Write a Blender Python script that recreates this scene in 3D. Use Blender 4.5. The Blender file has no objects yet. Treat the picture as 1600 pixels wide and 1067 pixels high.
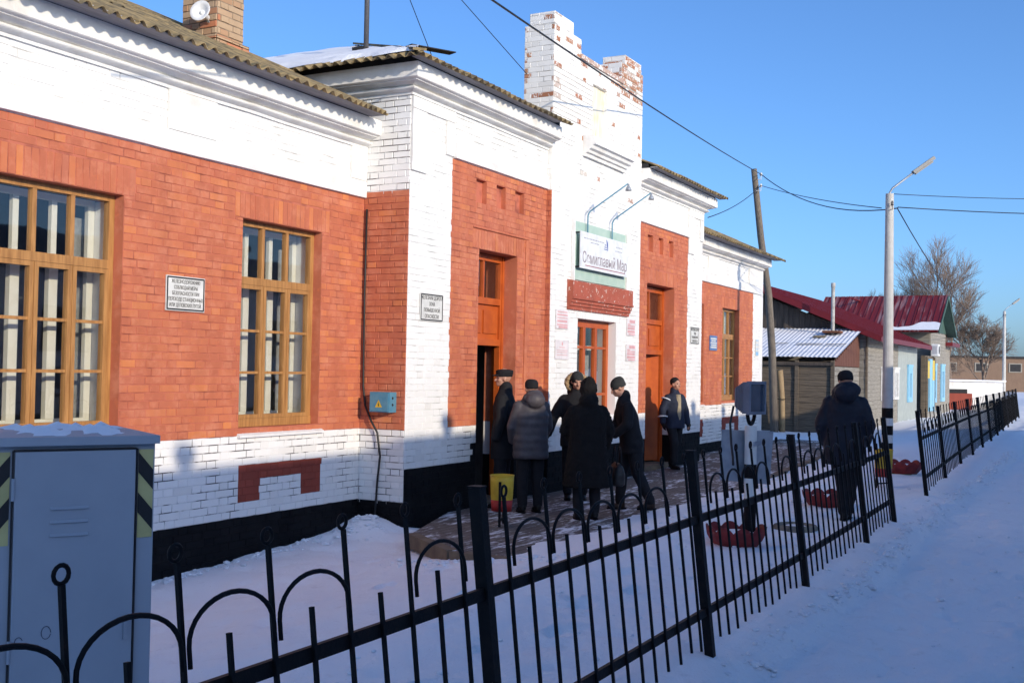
import bpy, bmesh, math, random
import numpy as np
from mathutils import Vector, Matrix
random.seed(7); RNG = np.random.default_rng(7)
R = math.radians
scene = bpy.context.scene
COL = scene.collection

# ------------------------------------------------------------------ camera
YAW, PIT, ROLL = R(28.06), R(1.382), R(1.059)
cam_d = bpy.data.cameras.new('camera'); cam = bpy.data.objects.new('camera', cam_d); COL.objects.link(cam)
fw = Vector((math.cos(PIT)*math.cos(YAW), math.cos(PIT)*math.sin(YAW), math.sin(PIT)))
r0 = Vector((math.sin(YAW), -math.cos(YAW), 0)); u0 = r0.cross(fw)
rr = r0*math.cos(ROLL)+u0*math.sin(ROLL); uu = u0*math.cos(ROLL)-r0*math.sin(ROLL)
M = Matrix((rr, uu, -fw)).transposed().to_4x4(); M.translation = Vector((0, -8.0, 1.7))
cam.matrix_world = M
cam_d.sensor_width = 36; cam_d.lens = 1738/1600*36; cam_d.clip_start = .05; cam_d.clip_end = 6000
scene.camera = cam

# ------------------------------------------------------------------ sky and sun
SUN_AZ = 26.0      # degrees off the facade normal, from the camera's left
SUN_EL = 15.8
to_sun = Vector((-math.sin(R(SUN_AZ))*math.cos(R(SUN_EL)), -math.cos(R(SUN_AZ))*math.cos(R(SUN_EL)), math.sin(R(SUN_EL))))
world = bpy.data.worlds.new('World'); scene.world = world; world.use_nodes = True
nt = world.node_tree; bg = nt.nodes['Background']
sky = nt.nodes.new('ShaderNodeTexSky'); sky.sky_type = 'NISHITA'; sky.sun_disc = False
sky.sun_elevation = R(SUN_EL); sky.sun_rotation = math.atan2(to_sun.x, to_sun.y)
sky.air_density = 0.8; sky.dust_density = 1.5; sky.ozone_density = 6.2; sky.altitude = 50
nt.links.new(sky.outputs[0], bg.inputs[0]); bg.inputs[1].default_value = 0.15
sd = bpy.data.lights.new('sun', 'SUN'); sd.energy = 2.35; sd.angle = R(0.55); sd.color = (1.0, .87, .69)
sun = bpy.data.objects.new('sun', sd); COL.objects.link(sun)
sun.rotation_euler = (-to_sun).to_track_quat('-Z', 'Y').to_euler()
scene.view_settings.view_transform = 'Standard'; scene.view_settings.look = 'None'
scene.view_settings.exposure = 0.70; scene.view_settings.gamma = 1.0

# ------------------------------------------------------------------ helpers
def link(o, parent=None):
    COL.objects.link(o)
    if parent is not None: o.parent = parent
    return o
def tag(o, label=None, cat=None, group=None, kind=None):
    if label: o['label'] = label
    if cat: o['category'] = cat
    if group: o['group'] = group
    if kind: o['kind'] = kind
    return o
def thing(name, label, cat, loc=(0,0,0), rz=0.0, group=None):
    o = bpy.data.objects.new(name, None); o.empty_display_size = .1
    COL.objects.link(o); o.location = loc; o.rotation_euler = (0, 0, rz)
    return tag(o, label, cat, group)

class MB:
    def __init__(s): s.v = []; s.f = []; s.m = []; s.t = []; s.cur = 0; s.tint = 0.0
    def add(s, verts, faces, m=None):
        b = len(s.v); s.v += [tuple(p) for p in verts]
        for f in faces:
            s.f.append([b+i for i in f]); s.m.append(s.cur if m is None else m); s.t.append(s.tint)
        return s
    def quad(s, a, b, c, d, m=None): return s.add([a,b,c,d], [(0,1,2,3)], m)
    def box(s, x0, x1, y0, y1, z0, z1, m=None):
        return s.add([(x0,y0,z0),(x1,y0,z0),(x1,y1,z0),(x0,y1,z0),(x0,y0,z1),(x1,y0,z1),(x1,y1,z1),(x0,y1,z1)],
            [(0,3,2,1),(4,5,6,7),(0,1,5,4),(1,2,6,5),(2,3,7,6),(3,0,4,7)], m)
    def prism(s, poly, z0, z1, m=None):          # poly CCW in plan
        n = len(poly); v = [(x,y,z0) for x,y in poly]+[(x,y,z1) for x,y in poly]
        return s.add(v, [tuple(range(n-1,-1,-1)), tuple(range(n,2*n))]+[(i,(i+1)%n,n+(i+1)%n,n+i) for i in range(n)], m)
    def beam(s, a, b, w, h, m=None, up=(0,0,1)):  # rectangular bar a->b
        a = Vector(a); b = Vector(b); d = (b-a).normalized(); up = Vector(up)
        x = d.cross(up)
        if x.length < 1e-4: x = d.cross(Vector((1,0,0)))
        x.normalize(); y = x.cross(d).normalized(); x *= w/2; y *= h/2
        v = [a-x-y, a+x-y, a+x+y, a-x+y, b-x-y, b+x-y, b+x+y, b-x+y]
        return s.add(v, [(0,3,2,1)[::-1],(4,5,6,7)[::-1],(0,1,5,4)[::-1],(1,2,6,5)[::-1],(2,3,7,6)[::-1],(3,0,4,7)[::-1]], m)
    def tube(s, pts, rad, n=10, m=None, cap=True, closed=False):
        pts = [Vector(p) for p in pts]; k = len(pts)
        if not hasattr(rad, '__len__'): rad = [rad]*k
        rings = []; prev = None
        for i, p in enumerate(pts):
            if closed: d = (pts[(i+1)%k]-pts[i-1])
            else: d = pts[min(i+1,k-1)]-pts[max(i-1,0)]
            d.normalize()
            if prev is None:
                a = d.orthogonal().normalized()
            else:
                a = prev-d*prev.dot(d)
                a = a.normalized() if a.length > 1e-5 else d.orthogonal().normalized()
            prev = a; b = d.cross(a)
            rings.append([p+(a*math.cos(2*math.pi*j/n)+b*math.sin(2*math.pi*j/n))*rad[i] for j in range(n)])
        v = [q for r_ in rings for q in r_]; f = []
        for i in range(k if closed else k-1):
            i2 = (i+1)%k
            for j in range(n): f.append((i*n+j, i*n+(j+1)%n, i2*n+(j+1)%n, i2*n+j))
        if cap and not closed: f.append(tuple(range(n-1,-1,-1))); f.append(tuple((k-1)*n+j for j in range(n)))
        return s.add(v, f, m)
    def lathe(s, prof, n=20, c=(0,0,0), m=None, cap=True):   # prof [(r,z)]
        v = []; f = []
        for r_, z in prof:
            v += [(c[0]+r_*math.cos(2*math.pi*j/n), c[1]+r_*math.sin(2*math.pi*j/n), c[2]+z) for j in range(n)]
        for i in range(len(prof)-1):
            for j in range(n): f.append((i*n+j, i*n+(j+1)%n, (i+1)*n+(j+1)%n, (i+1)*n+j))
        if cap: f.append(tuple(range(n-1,-1,-1))); f.append(tuple((len(prof)-1)*n+j for j in range(n)))
        return s.add(v, f, m)
    def ell(s, c, r, n=14, k=9, rot=None, m=None):
        v = []; f = []; c = Vector(c)
        for i in range(k+1):
            th = math.pi*i/k
            for j in range(n):
                ph = 2*math.pi*j/n
                p = Vector((r[0]*math.sin(th)*math.cos(ph), r[1]*math.sin(th)*math.sin(ph), -r[2]*math.cos(th)))
                if rot is not None: p = rot @ p
                v.append(c+p)
        for i in range(k):
            for j in range(n): f.append((i*n+j, i*n+(j+1)%n, (i+1)*n+(j+1)%n, (i+1)*n+j))
        return s.add(v, f, m)
    def caps(s, pts, rad, n=12, m=None):          # swept capsule: tube + balls
        if not hasattr(rad, '__len__'): rad = [rad]*len(pts)
        s.tube(pts, rad, n, m)
        for p, r_ in zip(pts, rad): s.ell(p, (r_, r_, r_), n, 8, m=m)
        return s
    def loft(s, rings, m=None, cap=True):         # rings: lists of points of equal length
        n = len(rings[0]); v = [p for r_ in rings for p in r_]; f = []
        for i in range(len(rings)-1):
            for j in range(n): f.append((i*n+j, i*n+(j+1)%n, (i+1)*n+(j+1)%n, (i+1)*n+j))
        if cap: f.append(tuple(range(n-1,-1,-1))); f.append(tuple((len(rings)-1)*n+j for j in range(n)))
        return s.add(v, f, m)
    def mesh(s, name, mats, smooth=False):
        me = bpy.data.meshes.new(name)
        me.from_pydata(s.v, [], s.f)
        for m_ in (mats if isinstance(mats, (list, tuple)) else [mats]): me.materials.append(m_)
        if s.m and max(s.m) > 0: me.polygons.foreach_set('material_index', s.m)
        if any(s.t):
            a = me.attributes.new('tint', 'FLOAT', 'FACE'); a.data.foreach_set('value', s.t)
        if smooth: me.polygons.foreach_set('use_smooth', [True]*len(s.f))
        me.update(); return me
    def build(s, name, mats, parent=None, smooth=False, fix=False):
        me = s.mesh(name, mats, smooth)
        if fix:
            bm = bmesh.new(); bm.from_mesh(me); bmesh.ops.recalc_face_normals(bm, faces=bm.faces); bm.to_mesh(me); bm.free()
        return link(bpy.data.objects.new(name, me), parent)

def ring(cx, cy, z, rx, ry, n=20, sq=2.0):
    out = []
    for j in range(n):
        a = 2*math.pi*j/n; c, s_ = math.cos(a), math.sin(a)
        out.append((cx+rx*math.copysign(abs(c)**(2/sq), c), cy+ry*math.copysign(abs(s_)**(2/sq), s_), z))
    return out

def vnoise(x, y, seed=0):                        # value noise on numpy arrays, about -1..1
    xi = np.floor(x).astype(np.int64); yi = np.floor(y).astype(np.int64); xf = x-xi; yf = y-yi
    def h(a, b):
        n = (a*374761393 + b*668265263 + seed*974634777) & 0x7fffffff
        n = ((n ^ (n >> 13))*1274126177) & 0x7fffffff
        return ((n ^ (n >> 16)) & 0xffff)/32767.5-1
    u = xf*xf*(3-2*xf); w = yf*yf*(3-2*yf)
    return (h(xi,yi)*(1-u)+h(xi+1,yi)*u)*(1-w)+(h(xi,yi+1)*(1-u)+h(xi+1,yi+1)*u)*w

# ------------------------------------------------------------------ materials
def new_mat(name):
    m = bpy.data.materials.new(name); m.use_nodes = True
    n = m.node_tree; return m, n, n.nodes['Principled BSDF']
def N(n, t, **k):
    x = n.nodes.new(t)
    for a, b in k.items(): setattr(x, a, b)
    return x
def tex(n, kind, scale, detail=4, rough=.55, coord='Position', stretch=None):
    src = n.nodes.new('ShaderNodeNewGeometry').outputs['Position'] if coord == 'Position' else n.nodes.new('ShaderNodeTexCoord').outputs[coord]
    if stretch:
        mp = n.nodes.new('ShaderNodeMapping'); mp.inputs['Scale'].default_value = stretch
        n.links.new(src, mp.inputs[0]); src = mp.outputs[0]
    t = n.nodes.new('ShaderNodeTexNoise' if kind == 'noise' else 'ShaderNodeTexVoronoi')
    t.inputs['Scale'].default_value = scale
    if kind == 'noise': t.inputs['Detail'].default_value = detail; t.inputs['Roughness'].default_value = rough
    n.links.new(src, t.inputs['Vector'])
    return t.outputs[0]
def ramp(n, fac, stops):
    r_ = n.nodes.new('ShaderNodeValToRGB'); e = r_.color_ramp.elements
    while len(e) < len(stops): e.new(.5)
    for i, (p, c) in enumerate(stops):
        e[i].position = p; e[i].color = (*c, 1) if len(c) == 3 else c
    n.links.new(fac, r_.inputs[0]); return r_.outputs[0]
def mix(n, fac, a, b):
    x = n.nodes.new('ShaderNodeMix'); x.data_type = 'RGBA'
    if isinstance(fac, float): x.inputs[0].default_value = fac
    else: n.links.new(fac, x.inputs[0])
    for i, c in ((6, a), (7, b)):
        if isinstance(c, tuple): x.inputs[i].default_value = (*c, 1)
        else: n.links.new(c, x.inputs[i])
    return x.outputs[2]
def bump(n, bs, fac, strength=.3, dist=.01):
    b = n.nodes.new('ShaderNodeBump'); b.inputs['Strength'].default_value = strength; b.inputs['Distance'].default_value = dist
    n.links.new(fac, b.inputs['Height']); n.links.new(b.outputs[0], bs.inputs['Normal'])
def pm(name, c1, c2=None, scale=6, rough=.8, bs=.25, bscale=40, bd=.006, metal=0, spec=.4, lo=.35, hi=.65, stretch=None, coord='Position'):
    m, n, b = new_mat(name)
    b.inputs['Roughness'].default_value = rough; b.inputs['Metallic'].default_value = metal
    b.inputs['Specular IOR Level'].default_value = spec
    if c2 is None: c2 = tuple(x*.75 for x in c1)
    t = tex(n, 'noise', scale, 6, stretch=stretch, coord=coord)
    n.links.new(ramp(n, t, [(lo, c1), (hi, c2)]), b.inputs['Base Color'])
    if bs: bump(n, b, tex(n, 'noise', bscale, 4, stretch=stretch, coord=coord), bs, bd)
    return m
def tinted(n):                                     # per-brick random number
    a = N(n, 'ShaderNodeAttribute', attribute_name='tint'); o = N(n, 'ShaderNodeObjectInfo')
    s = N(n, 'ShaderNodeMath', operation='ADD'); n.links.new(a.outputs['Fac'], s.inputs[0]); n.links.new(o.outputs['Random'], s.inputs[1])
    f = N(n, 'ShaderNodeMath', operation='FRACT'); n.links.new(s.outputs[0], f.inputs[0]); return f.outputs[0]
def brick_mat(name, stops, chip=None, chip_at=.70, streak=.5, rough=.75, bs=.35, mott=None):
    m, n, b = new_mat(name)
    c = ramp(n, tinted(n), stops)
    st = tex(n, 'noise', 2.2, 5, .6, stretch=(1.6, 1.6, .6))
    c = mix(n, ramp(n, st, [(.38, (0,0,0)), (.72, (streak,)*3)]), c, tuple(x*.72 for x in stops[0][1]))
    if mott:
        c = mix(n, ramp(n, tex(n, 'noise', .9, 5, .6), [(.44, (0,0,0)), (.70, (.42,.42,.42))]), c, (.42,.125,.08))
        c = mix(n, ramp(n, tex(n, 'noise', 2.1, 8, .7), [(.54, (0,0,0)), (.70, (.7,.7,.7))]), c, (.63,.25,.145))
        c = mix(n, ramp(n, tex(n, 'noise', 4.5, 7, .65), [(.50, (0,0,0)), (.68, (.75,.75,.75))]), c, mott)
        c = mix(n, ramp(n, tex(n, 'noise', 9.5, 7, .65, stretch=(1,1,1.8)), [(.56, (0,0,0)), (.70, (.6,.6,.6))]), c, (.60,.17,.065))
    if chip:
        ch = ramp(n, tex(n, 'noise', 16, 6, .7), [(chip_at, (0,0,0)), (chip_at+.03, (1,1,1))])
        c = mix(n, ch, c, chip)
    n.links.new(c, b.inputs['Base Color']); b.inputs['Roughness'].default_value = rough
    b.inputs['Specular IOR Level'].default_value = .3
    bump(n, b, tex(n, 'noise', 45, 6, .65), bs, .006)
    return m
RED = (.50, .115, .062); WHT = (.78, .765, .73)
M_red = brick_mat('red_painted_brick', [(0, (.47,.135,.068)), (.45, (.53,.158,.076)), (.80, (.57,.178,.078)), (.93, (.64,.215,.070)), (1, (.49,.16,.095))], chip=(.64,.42,.32), chip_at=.725, mott=(.59,.22,.125), streak=.6)
M_red_j = pm('red_painted_joint', (.49,.145,.085), (.25,.068,.045), 4, .85, .3, 60, lo=.48, hi=.66)
M_dred = brick_mat('dark_red_painted_brick', [(0, (.25,.05,.03)), (1, (.32,.065,.04))], chip=(.5,.35,.28), chip_at=.76)
M_wht = brick_mat('whitewashed_brick', [(0, (.78,.77,.74)), (.8, (.80,.785,.75)), (1, (.72,.70,.66))], chip=(.45,.38,.33), chip_at=.745, streak=.18)
M_wht_j = pm('whitewashed_joint', (.74,.73,.70), (.34,.32,.29), 2.8, .9, .3, 60, lo=.50, hi=.66)
M_wlow_j = pm('dirty_whitewashed_joint', (.68,.67,.65), (.09,.08,.075), 3.0, .9, .3, 60, lo=.47, hi=.58)
M_stain = pm('lime_stained_wall', (.76,.72,.62), (.66,.56,.36), 7, .9, .3, 40, stretch=(3,3,.5))
M_blk = pm('black_plinth_paint', (.005,.005,.006), (.010,.010,.011), 3, .7, .3, 30, spec=.12)
M_plaster = pm('whitewash', (.77,.755,.72), (.60,.57,.52), 3.0, .85, .5, 24, .010, lo=.46, hi=.78)
M_bare = brick_mat('bare_weathered_brick', [(0, (.40,.16,.09)), (.4, (.45,.24,.14)), (.7, (.36,.15,.08)), (1, (.62,.58,.52))], chip=(.76,.74,.70), chip_at=.535, streak=.4)
M_bare_j = pm('bare_mortar', (.50,.46,.40), (.30,.26,.22), 8, .95, .4, 50)
M_tan = brick_mat('tan_chimney_brick', [(0, (.42,.29,.18)), (.6, (.47,.33,.21)), (.85, (.40,.22,.12)), (1, (.50,.19,.10))], chip=(.25,.2,.15), chip_at=.7, streak=.5)
M_tan_j = pm('chimney_mortar', (.30,.24,.17), (.12,.09,.07), 9, .95, .4, 50)
M_ochre = pm('ochre_varnished_wood', (.47,.235,.078), (.31,.145,.045), 5, .42, .2, 60, stretch=(6,6,.6))
M_orange = pm('orange_door_paint', (.50,.105,.018), (.40,.075,.014), 5, .4, .15, 50)
M_inner = pm('cream_inner_frame', (.82,.79,.68), (.76,.72,.60), 6, .6, .1)
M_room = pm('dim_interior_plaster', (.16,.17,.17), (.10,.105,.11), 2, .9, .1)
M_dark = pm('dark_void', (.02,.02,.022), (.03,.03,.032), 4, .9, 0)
M_curt = pm('white_lace_curtain', (.40,.40,.38), (.28,.28,.27), 14, .9, .3, 40)
M_slate = pm('mossy_asbestos_slate', (.34,.25,.12), (.13,.105,.065), 5, .95, .4, 60, lo=.4, hi=.62)
M_fascia = pm('grey_roof_board', (.30,.30,.31), (.22,.22,.23), 4, .9, .3, 40, stretch=(.6,4,4))
M_snow, n, b = new_mat('snow')
t1 = tex(n, 'noise', 1.3, 6); n.links.new(ramp(n, t1, [(.35, (.86,.87,.89)), (.62, (.80,.81,.84))]), b.inputs['Base Color'])
b.inputs['Roughness'].default_value = .75; b.inputs['Specular IOR Level'].default_value = .25
t2 = tex(n, 'noise', 26, 8, .62); bump(n, b, t2, .45, .03)
M_iron = pm('black_painted_iron', (.005,.005,.006), (.016,.011,.009), 14, .6, .3, 70, spec=.15, lo=.5, hi=.75)
M_gal = pm('galvanised_sheet', (.36,.39,.43), (.27,.30,.34), 9, .5, .1, 30, metal=.4)
M_glass, n, b = new_mat('window_glass')
for x in list(n.nodes): n.nodes.remove(x)
o_ = N(n, 'ShaderNodeOutputMaterial'); tr = N(n, 'ShaderNodeBsdfTransparent'); gl = N(n, 'ShaderNodeBsdfGlossy'); mx = N(n, 'ShaderNodeMixShader'); lw = N(n, 'ShaderNodeLayerWeight')
tr.inputs[0].default_value = (.965,.975,.97,1); gl.inputs['Roughness'].default_value = .02; lw.inputs[0].default_value = .5
pw = N(n, 'ShaderNodeMath', operation='POWER'); pw.inputs[1].default_value = 4.0; n.links.new(lw.outputs['Facing'], pw.inputs[0])
fr = N(n, 'ShaderNodeMath', operation='MULTIPLY_ADD'); fr.inputs[1].default_value = .90; fr.inputs[2].default_value = .07; n.links.new(pw.outputs[0], fr.inputs[0])
n.links.new(fr.outputs[0], mx.inputs[0]); n.links.new(tr.outputs[0], mx.inputs[1]); n.links.new(gl.outputs[0], mx.inputs[2]); n.links.new(mx.outputs[0], o_.inputs[0])
wv = N(n, 'ShaderNodeBump'); wv.inputs['Strength'].default_value = .05; wv.inputs['Distance'].default_value = .02
n.links.new(tex(n, 'noise', 3.0, 1), wv.inputs['Height']); n.links.new(wv.outputs[0], gl.inputs['Normal'])
def flat(name, c, rough=.6, metal=0, spec=.4): return pm(name, c, tuple(x*.82 for x in c), 7, rough, .08, 50, metal=metal, spec=spec)

def text_obj(name, s, size, mat_, parent, loc, rot=(R(90),0,0), ax='CENTER', sx=1.0, space=1.0):
    cu = bpy.data.curves.new(name, 'FONT'); cu.body = s; cu.size = size; cu.align_x = ax; cu.align_y = 'CENTER'; cu.extrude = .0008; cu.space_line = space
    tmp = bpy.data.objects.new('tmp', cu); COL.objects.link(tmp)
    me = bpy.data.meshes.new_from_object(tmp.evaluated_get(bpy.context.evaluated_depsgraph_get()))
    bpy.data.objects.remove(tmp); me.materials.clear(); me.materials.append(mat_); me.name = name
    o = link(bpy.data.objects.new(name, me), parent); o.location = loc; o.rotation_euler = rot; o.scale = (sx, 1, 1)
    return o
# ------------------------------------------------------------------ ground
YW, YC, YG = 0.0, -.657, -.742
xs = np.concatenate([[-1500,-600,-250,-120,-70,-45], np.arange(-30,0,1.5), np.arange(0,1.5,.15), np.arange(1.5,18,.05), np.arange(18,30,.12), np.arange(30,60,.4), np.arange(60,130,2.0), [135,150,180,240,340,500,800,1500,3000]])
ys = np.concatenate([[-1500,-600,-250,-120,-70,-40,-28], np.arange(-22,-9,1.0), np.arange(-9,0,.05), np.arange(0,1.2,.15), np.arange(1.2,12,.8), [14,20,30,45,70,110,180,300,600,1500]])
GX, GY = np.meshgrid(xs, ys, indexing='ij')
def smooth(a, b, v):
    t = np.clip((v-a)/(b-a), 0, 1); return t*t*(3-2*t)
def ground_z(X, Y):
    wb = np.interp(X, [5,7.8,9.3,10.4,11.1,12,22,24.3,26,30,36], [-.43,-.40,-.32,-.28,-.24,-.30,-.30,-.26,-.30,-.25,-.22])
    k = smooth(-4.6, -.9, Y)
    z = wb*k
    z = z-.11*(1-smooth(-6.34,-6.12,Y+.07*vnoise(X*1.3, Y*0+3, 21)))                                   # trodden path beyond the fence
    z = z+.05*np.exp(-((Y+5.75)/.30)**2)*smooth(2,5,X)*(1-smooth(60,90,X))    # snow bank under the fence
    z = z+.17*np.exp(-(((X-10.95)/.38)**2+((Y+.25)/.33)**2))                  # drift in the corner
    z = z+.08*np.exp(-((Y+3.9-.07*(X-10))/.5)**2)*smooth(4,7,X)*(1-smooth(12,16,X))
    near = (X > -1)*(X < 61)*(Y > -9.1)*(Y < 1.3)
    z = z+near*(.020*vnoise(X*1.1, Y*1.1, 1)+.014*vnoise(X*3.1, Y*3.1, 2)+.007*vnoise(X*8, Y*8, 3))
    z = z+near*.012*vnoise(X*5.5, Y*5.5, 12)*smooth(-.3,.5,vnoise(X*.8,Y*.8,14))
    tr = near*smooth(-.25,.35,vnoise(X*.45, Y*.6, 9))
    z = z-tr*.040*np.clip(vnoise(X*4.3, Y*4.3, 5)-.15, 0, 1)
    path = near*(1-smooth(-6.5,-6.2,Y))
    z = z+path*(.012*vnoise(X*1.2, Y*6, 6)+.010*vnoise(X*5, Y*9, 8))
    return z
GZ = ground_z(GX, GY)
def dent(cx, cy, a, l=.15, w=.055, d=.028):
    i0, i1 = np.searchsorted(xs, [cx-.3, cx+.3]); j0, j1 = np.searchsorted(ys, [cy-.3, cy+.3])
    if i1 <= i0 or j1 <= j0: return
    dx = GX[i0:i1,j0:j1]-cx; dy = GY[i0:i1,j0:j1]-cy; p = (dx*math.cos(a)+dy*math.sin(a))/l; q = (-dx*math.sin(a)+dy*math.cos(a))/w
    r2 = p*p+q*q; GZ[i0:i1,j0:j1] += -d*np.exp(-r2**2)+.4*d*np.exp(-((np.sqrt(r2)-1.5)/.35)**2)
def trail(pts, step=.62, wob=.12, deep=1.0):
    for (xa, ya), (xb, yb) in zip(pts[:-1], pts[1:]):
        L_ = math.hypot(xb-xa, yb-ya); a = math.atan2(yb-ya, xb-xa); k = int(L_/step)
        for i in range(k):
            f = (i+random.random()*.2)/k; s_ = (.10 if i % 2 else -.10); dent(xa+(xb-xa)*f-math.sin(a)*s_+random.gauss(0,wob*.4), ya+(yb-ya)*f+math.cos(a)*s_+random.gauss(0,wob*.4), a+random.gauss(0,.12), d=random.uniform(.028,.05)*deep)
for k in range(9): y0_ = random.uniform(-8.6,-6.6); trail([(2.0,y0_),(9,y0_+random.gauss(0,.3)),(17,y0_+random.gauss(0,.4))], deep=.45)
trail([(14.8,-6.6),(13.9,-5.2),(12.5,-4.4),(11.0,-3.9)]); trail([(15.2,-6.8),(14.6,-5.0),(13.2,-3.8)]); trail([(9.2,-2.6),(7.5,-2.2),(4.5,-2.6)]); trail([(9.3,-3.3),(7.4,-3.9),(5.2,-3.6)]); trail([(9.4,-1.6),(8.2,-.9),(6.0,-1.2)]); trail([(12,-4.1),(8.8,-4.6),(6.0,-4.9),(4.2,-4.6)])
for k in range(150): dent(random.uniform(3.5,15), random.uniform(-5.3,-3.9) if k % 3 else random.uniform(-3.9,-.8), random.uniform(0,6.28), random.uniform(.04,.14), random.uniform(.04,.08), random.uniform(.006,.02))
nx, ny = len(xs), len(ys)
V = np.stack([GX, GY, GZ], -1).reshape(-1, 3)
I = np.arange(nx*ny).reshape(nx, ny)
F = np.stack([I[:-1,:-1], I[1:,:-1], I[1:,1:], I[:-1,1:]], -1).reshape(-1, 4)
me = bpy.data.meshes.new('ground'); me.from_pydata(V.tolist(), [], F.tolist())
me.polygons.foreach_set('use_smooth', [True]*len(F))
M_gsnow, n, b = new_mat('trodden_snow')
a1 = tex(n, 'noise', .9, 7, .6); a2 = tex(n, 'noise', 5.5, 7, .65)
c = ramp(n, a1, [(.3, (.94,.94,.95)), (.7, (.90,.90,.92))])
c = mix(n, ramp(n, a2, [(.60, (0,0,0)), (.74, (.45,.45,.45))]), c, (.66,.63,.61))
c = mix(n, ramp(n, tex(n, 'noise', 55, 3, .5), [(.70, (0,0,0)), (.76, (.55,.55,.55))]), c, (.30,.26,.22))
n.links.new(c, b.inputs['Base Color']); b.inputs['Roughness'].default_value = .7; b.inputs['Specular IOR Level'].default_value = .3
bump(n, b, tex(n, 'noise', 22, 10, .70), .55, .035)
me.materials.append(M_gsnow)
gr = link(bpy.data.objects.new('ground', me)); tag(gr, 'snow covered ground with trodden path beside the fence', None, None, 'structure')

M_pave, n, b = new_mat('snow_dusted_paving')
geo = N(n, 'ShaderNodeNewGeometry'); bk = N(n, 'ShaderNodeTexBrick'); n.links.new(geo.outputs['Position'], bk.inputs['Vector'])
bk.inputs['Scale'].default_value = 2.4; bk.inputs['Mortar Size'].default_value = .018
bk.inputs['Color1'].default_value = (.155,.126,.106,1); bk.inputs['Color2'].default_value = (.125,.103,.09,1); bk.inputs['Mortar'].default_value = (.06,.045,.038,1)
d1 = tex(n, 'noise', 1.6, 8, .7, stretch=(.6,1.8,1)); d2 = tex(n, 'noise', 7, 8, .7, stretch=(.5,2,1))
ad = N(n, 'ShaderNodeMath', operation='ADD'); n.links.new(d1, ad.inputs[0]); n.links.new(d2, ad.inputs[1])
sn = ramp(n, ad.outputs[0], [(.50, (0,0,0)), (.60, (1,1,1))])
mm = N(n, 'ShaderNodeMath', operation='MULTIPLY'); mm.inputs[1].default_value = .5; n.links.new(ad.outputs[0], mm.inputs[0])
sn = ramp(n, mm.outputs[0], [(.515, (0,0,0)), (.585, (1,1,1))])
n.links.new(mix(n, sn, bk.outputs['Color'], (.78,.79,.82)), b.inputs['Base Color']); b.inputs['Roughness'].default_value = .85
bump(n, b, d2, .5, .03)
plat = MB(); poly = [(12.05,-.7),(10.3,-1.30),(9.6,-2.25),(9.42,-3.72),(11.2,-3.66),(13.0,-3.44),(17.9,-2.87),(21.3,-2.63),(31.,-2.2),(31.,-.01),(22.07,-.01),(22.07,YC-.008),(18.4,YC-.008),(18.4,YG-.008),(14.8,YG-.008),(14.8,YC-.008)]
plat.prism(poly, -.55, -.13)
pv = plat.build('pavement', M_pave); tag(pv, 'brown paved platform dusted with snow before the station doors', None, None, 'structure')
M_kerb = pm('worn_concrete_kerb', (.22,.16,.10), (.14,.10,.07), 5, .95, .5, 30)
kb = MB()
edge = poly[1:9]
for (xa, ya), (xb, yb) in zip(edge[:-1], edge[1:]):
    L = math.hypot(xb-xa, yb-ya); k = max(1, round(L/1.0))
    for i in range(k):
        f0, f1 = i/k+.004, (i+1)/k-.004
        kb = MB(); kb.beam((xa+(xb-xa)*f0, ya+(yb-ya)*f0, -.20+random.uniform(-.008,.008)), (xa+(xb-xa)*f1, ya+(yb-ya)*f1, -.20+random.uniform(-.008,.008)), .12, .15)
        kb.build('kerb_stone', M_kerb, pv)

# ------------------------------------------------------------------ brick walls
CH = .0777; BZ = .94          # course height, reference course line
class Wall:
    def __init__(s, o, u, nrm): s.o = Vector(o); s.u = Vector(u); s.n = Vector(nrm)
    def p(s, u, n, z): return s.o+s.u*u+s.n*n+Vector((0,0,z))
def rect_sub(r, h):
    a0,a1,b0,b1 = r; c0,c1,d0,d1 = h
    if c1 <= a0 or c0 >= a1 or d1 <= b0 or d0 >= b1: return [r]
    out = []
    if c0 > a0: out.append((a0,c0,b0,b1))
    if c1 < a1: out.append((c1,a1,b0,b1))
    m0, m1 = max(a0,c0), min(a1,c1)
    if d0 > b0: out.append((m0,m1,b0,d0))
    if d1 < b1: out.append((m0,m1,d1,b1))
    return [q for q in out if q[1]-q[0] > .02 and q[3]-q[2] > .02]
BM = {'red': (M_red, M_red_j), 'white': (M_wht, M_wht_j), 'black': (M_blk, M_blk), 'dred': (M_dred, M_dred), 'bare': (M_bare, M_bare_j), 'tan': (M_tan, M_tan_j), 'wlow': (M_wht, M_wlow_j), 'stain': (M_stain, M_stain)}
KEYS = list(BM)
FACE_MATS = [BM[k][0] for k in KEYS]+[BM[k][1] for k in KEYS]
rest = MB()                    # all bricks that are not objects of their own
near_bricks = []               # candidates for objects of their own
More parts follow.
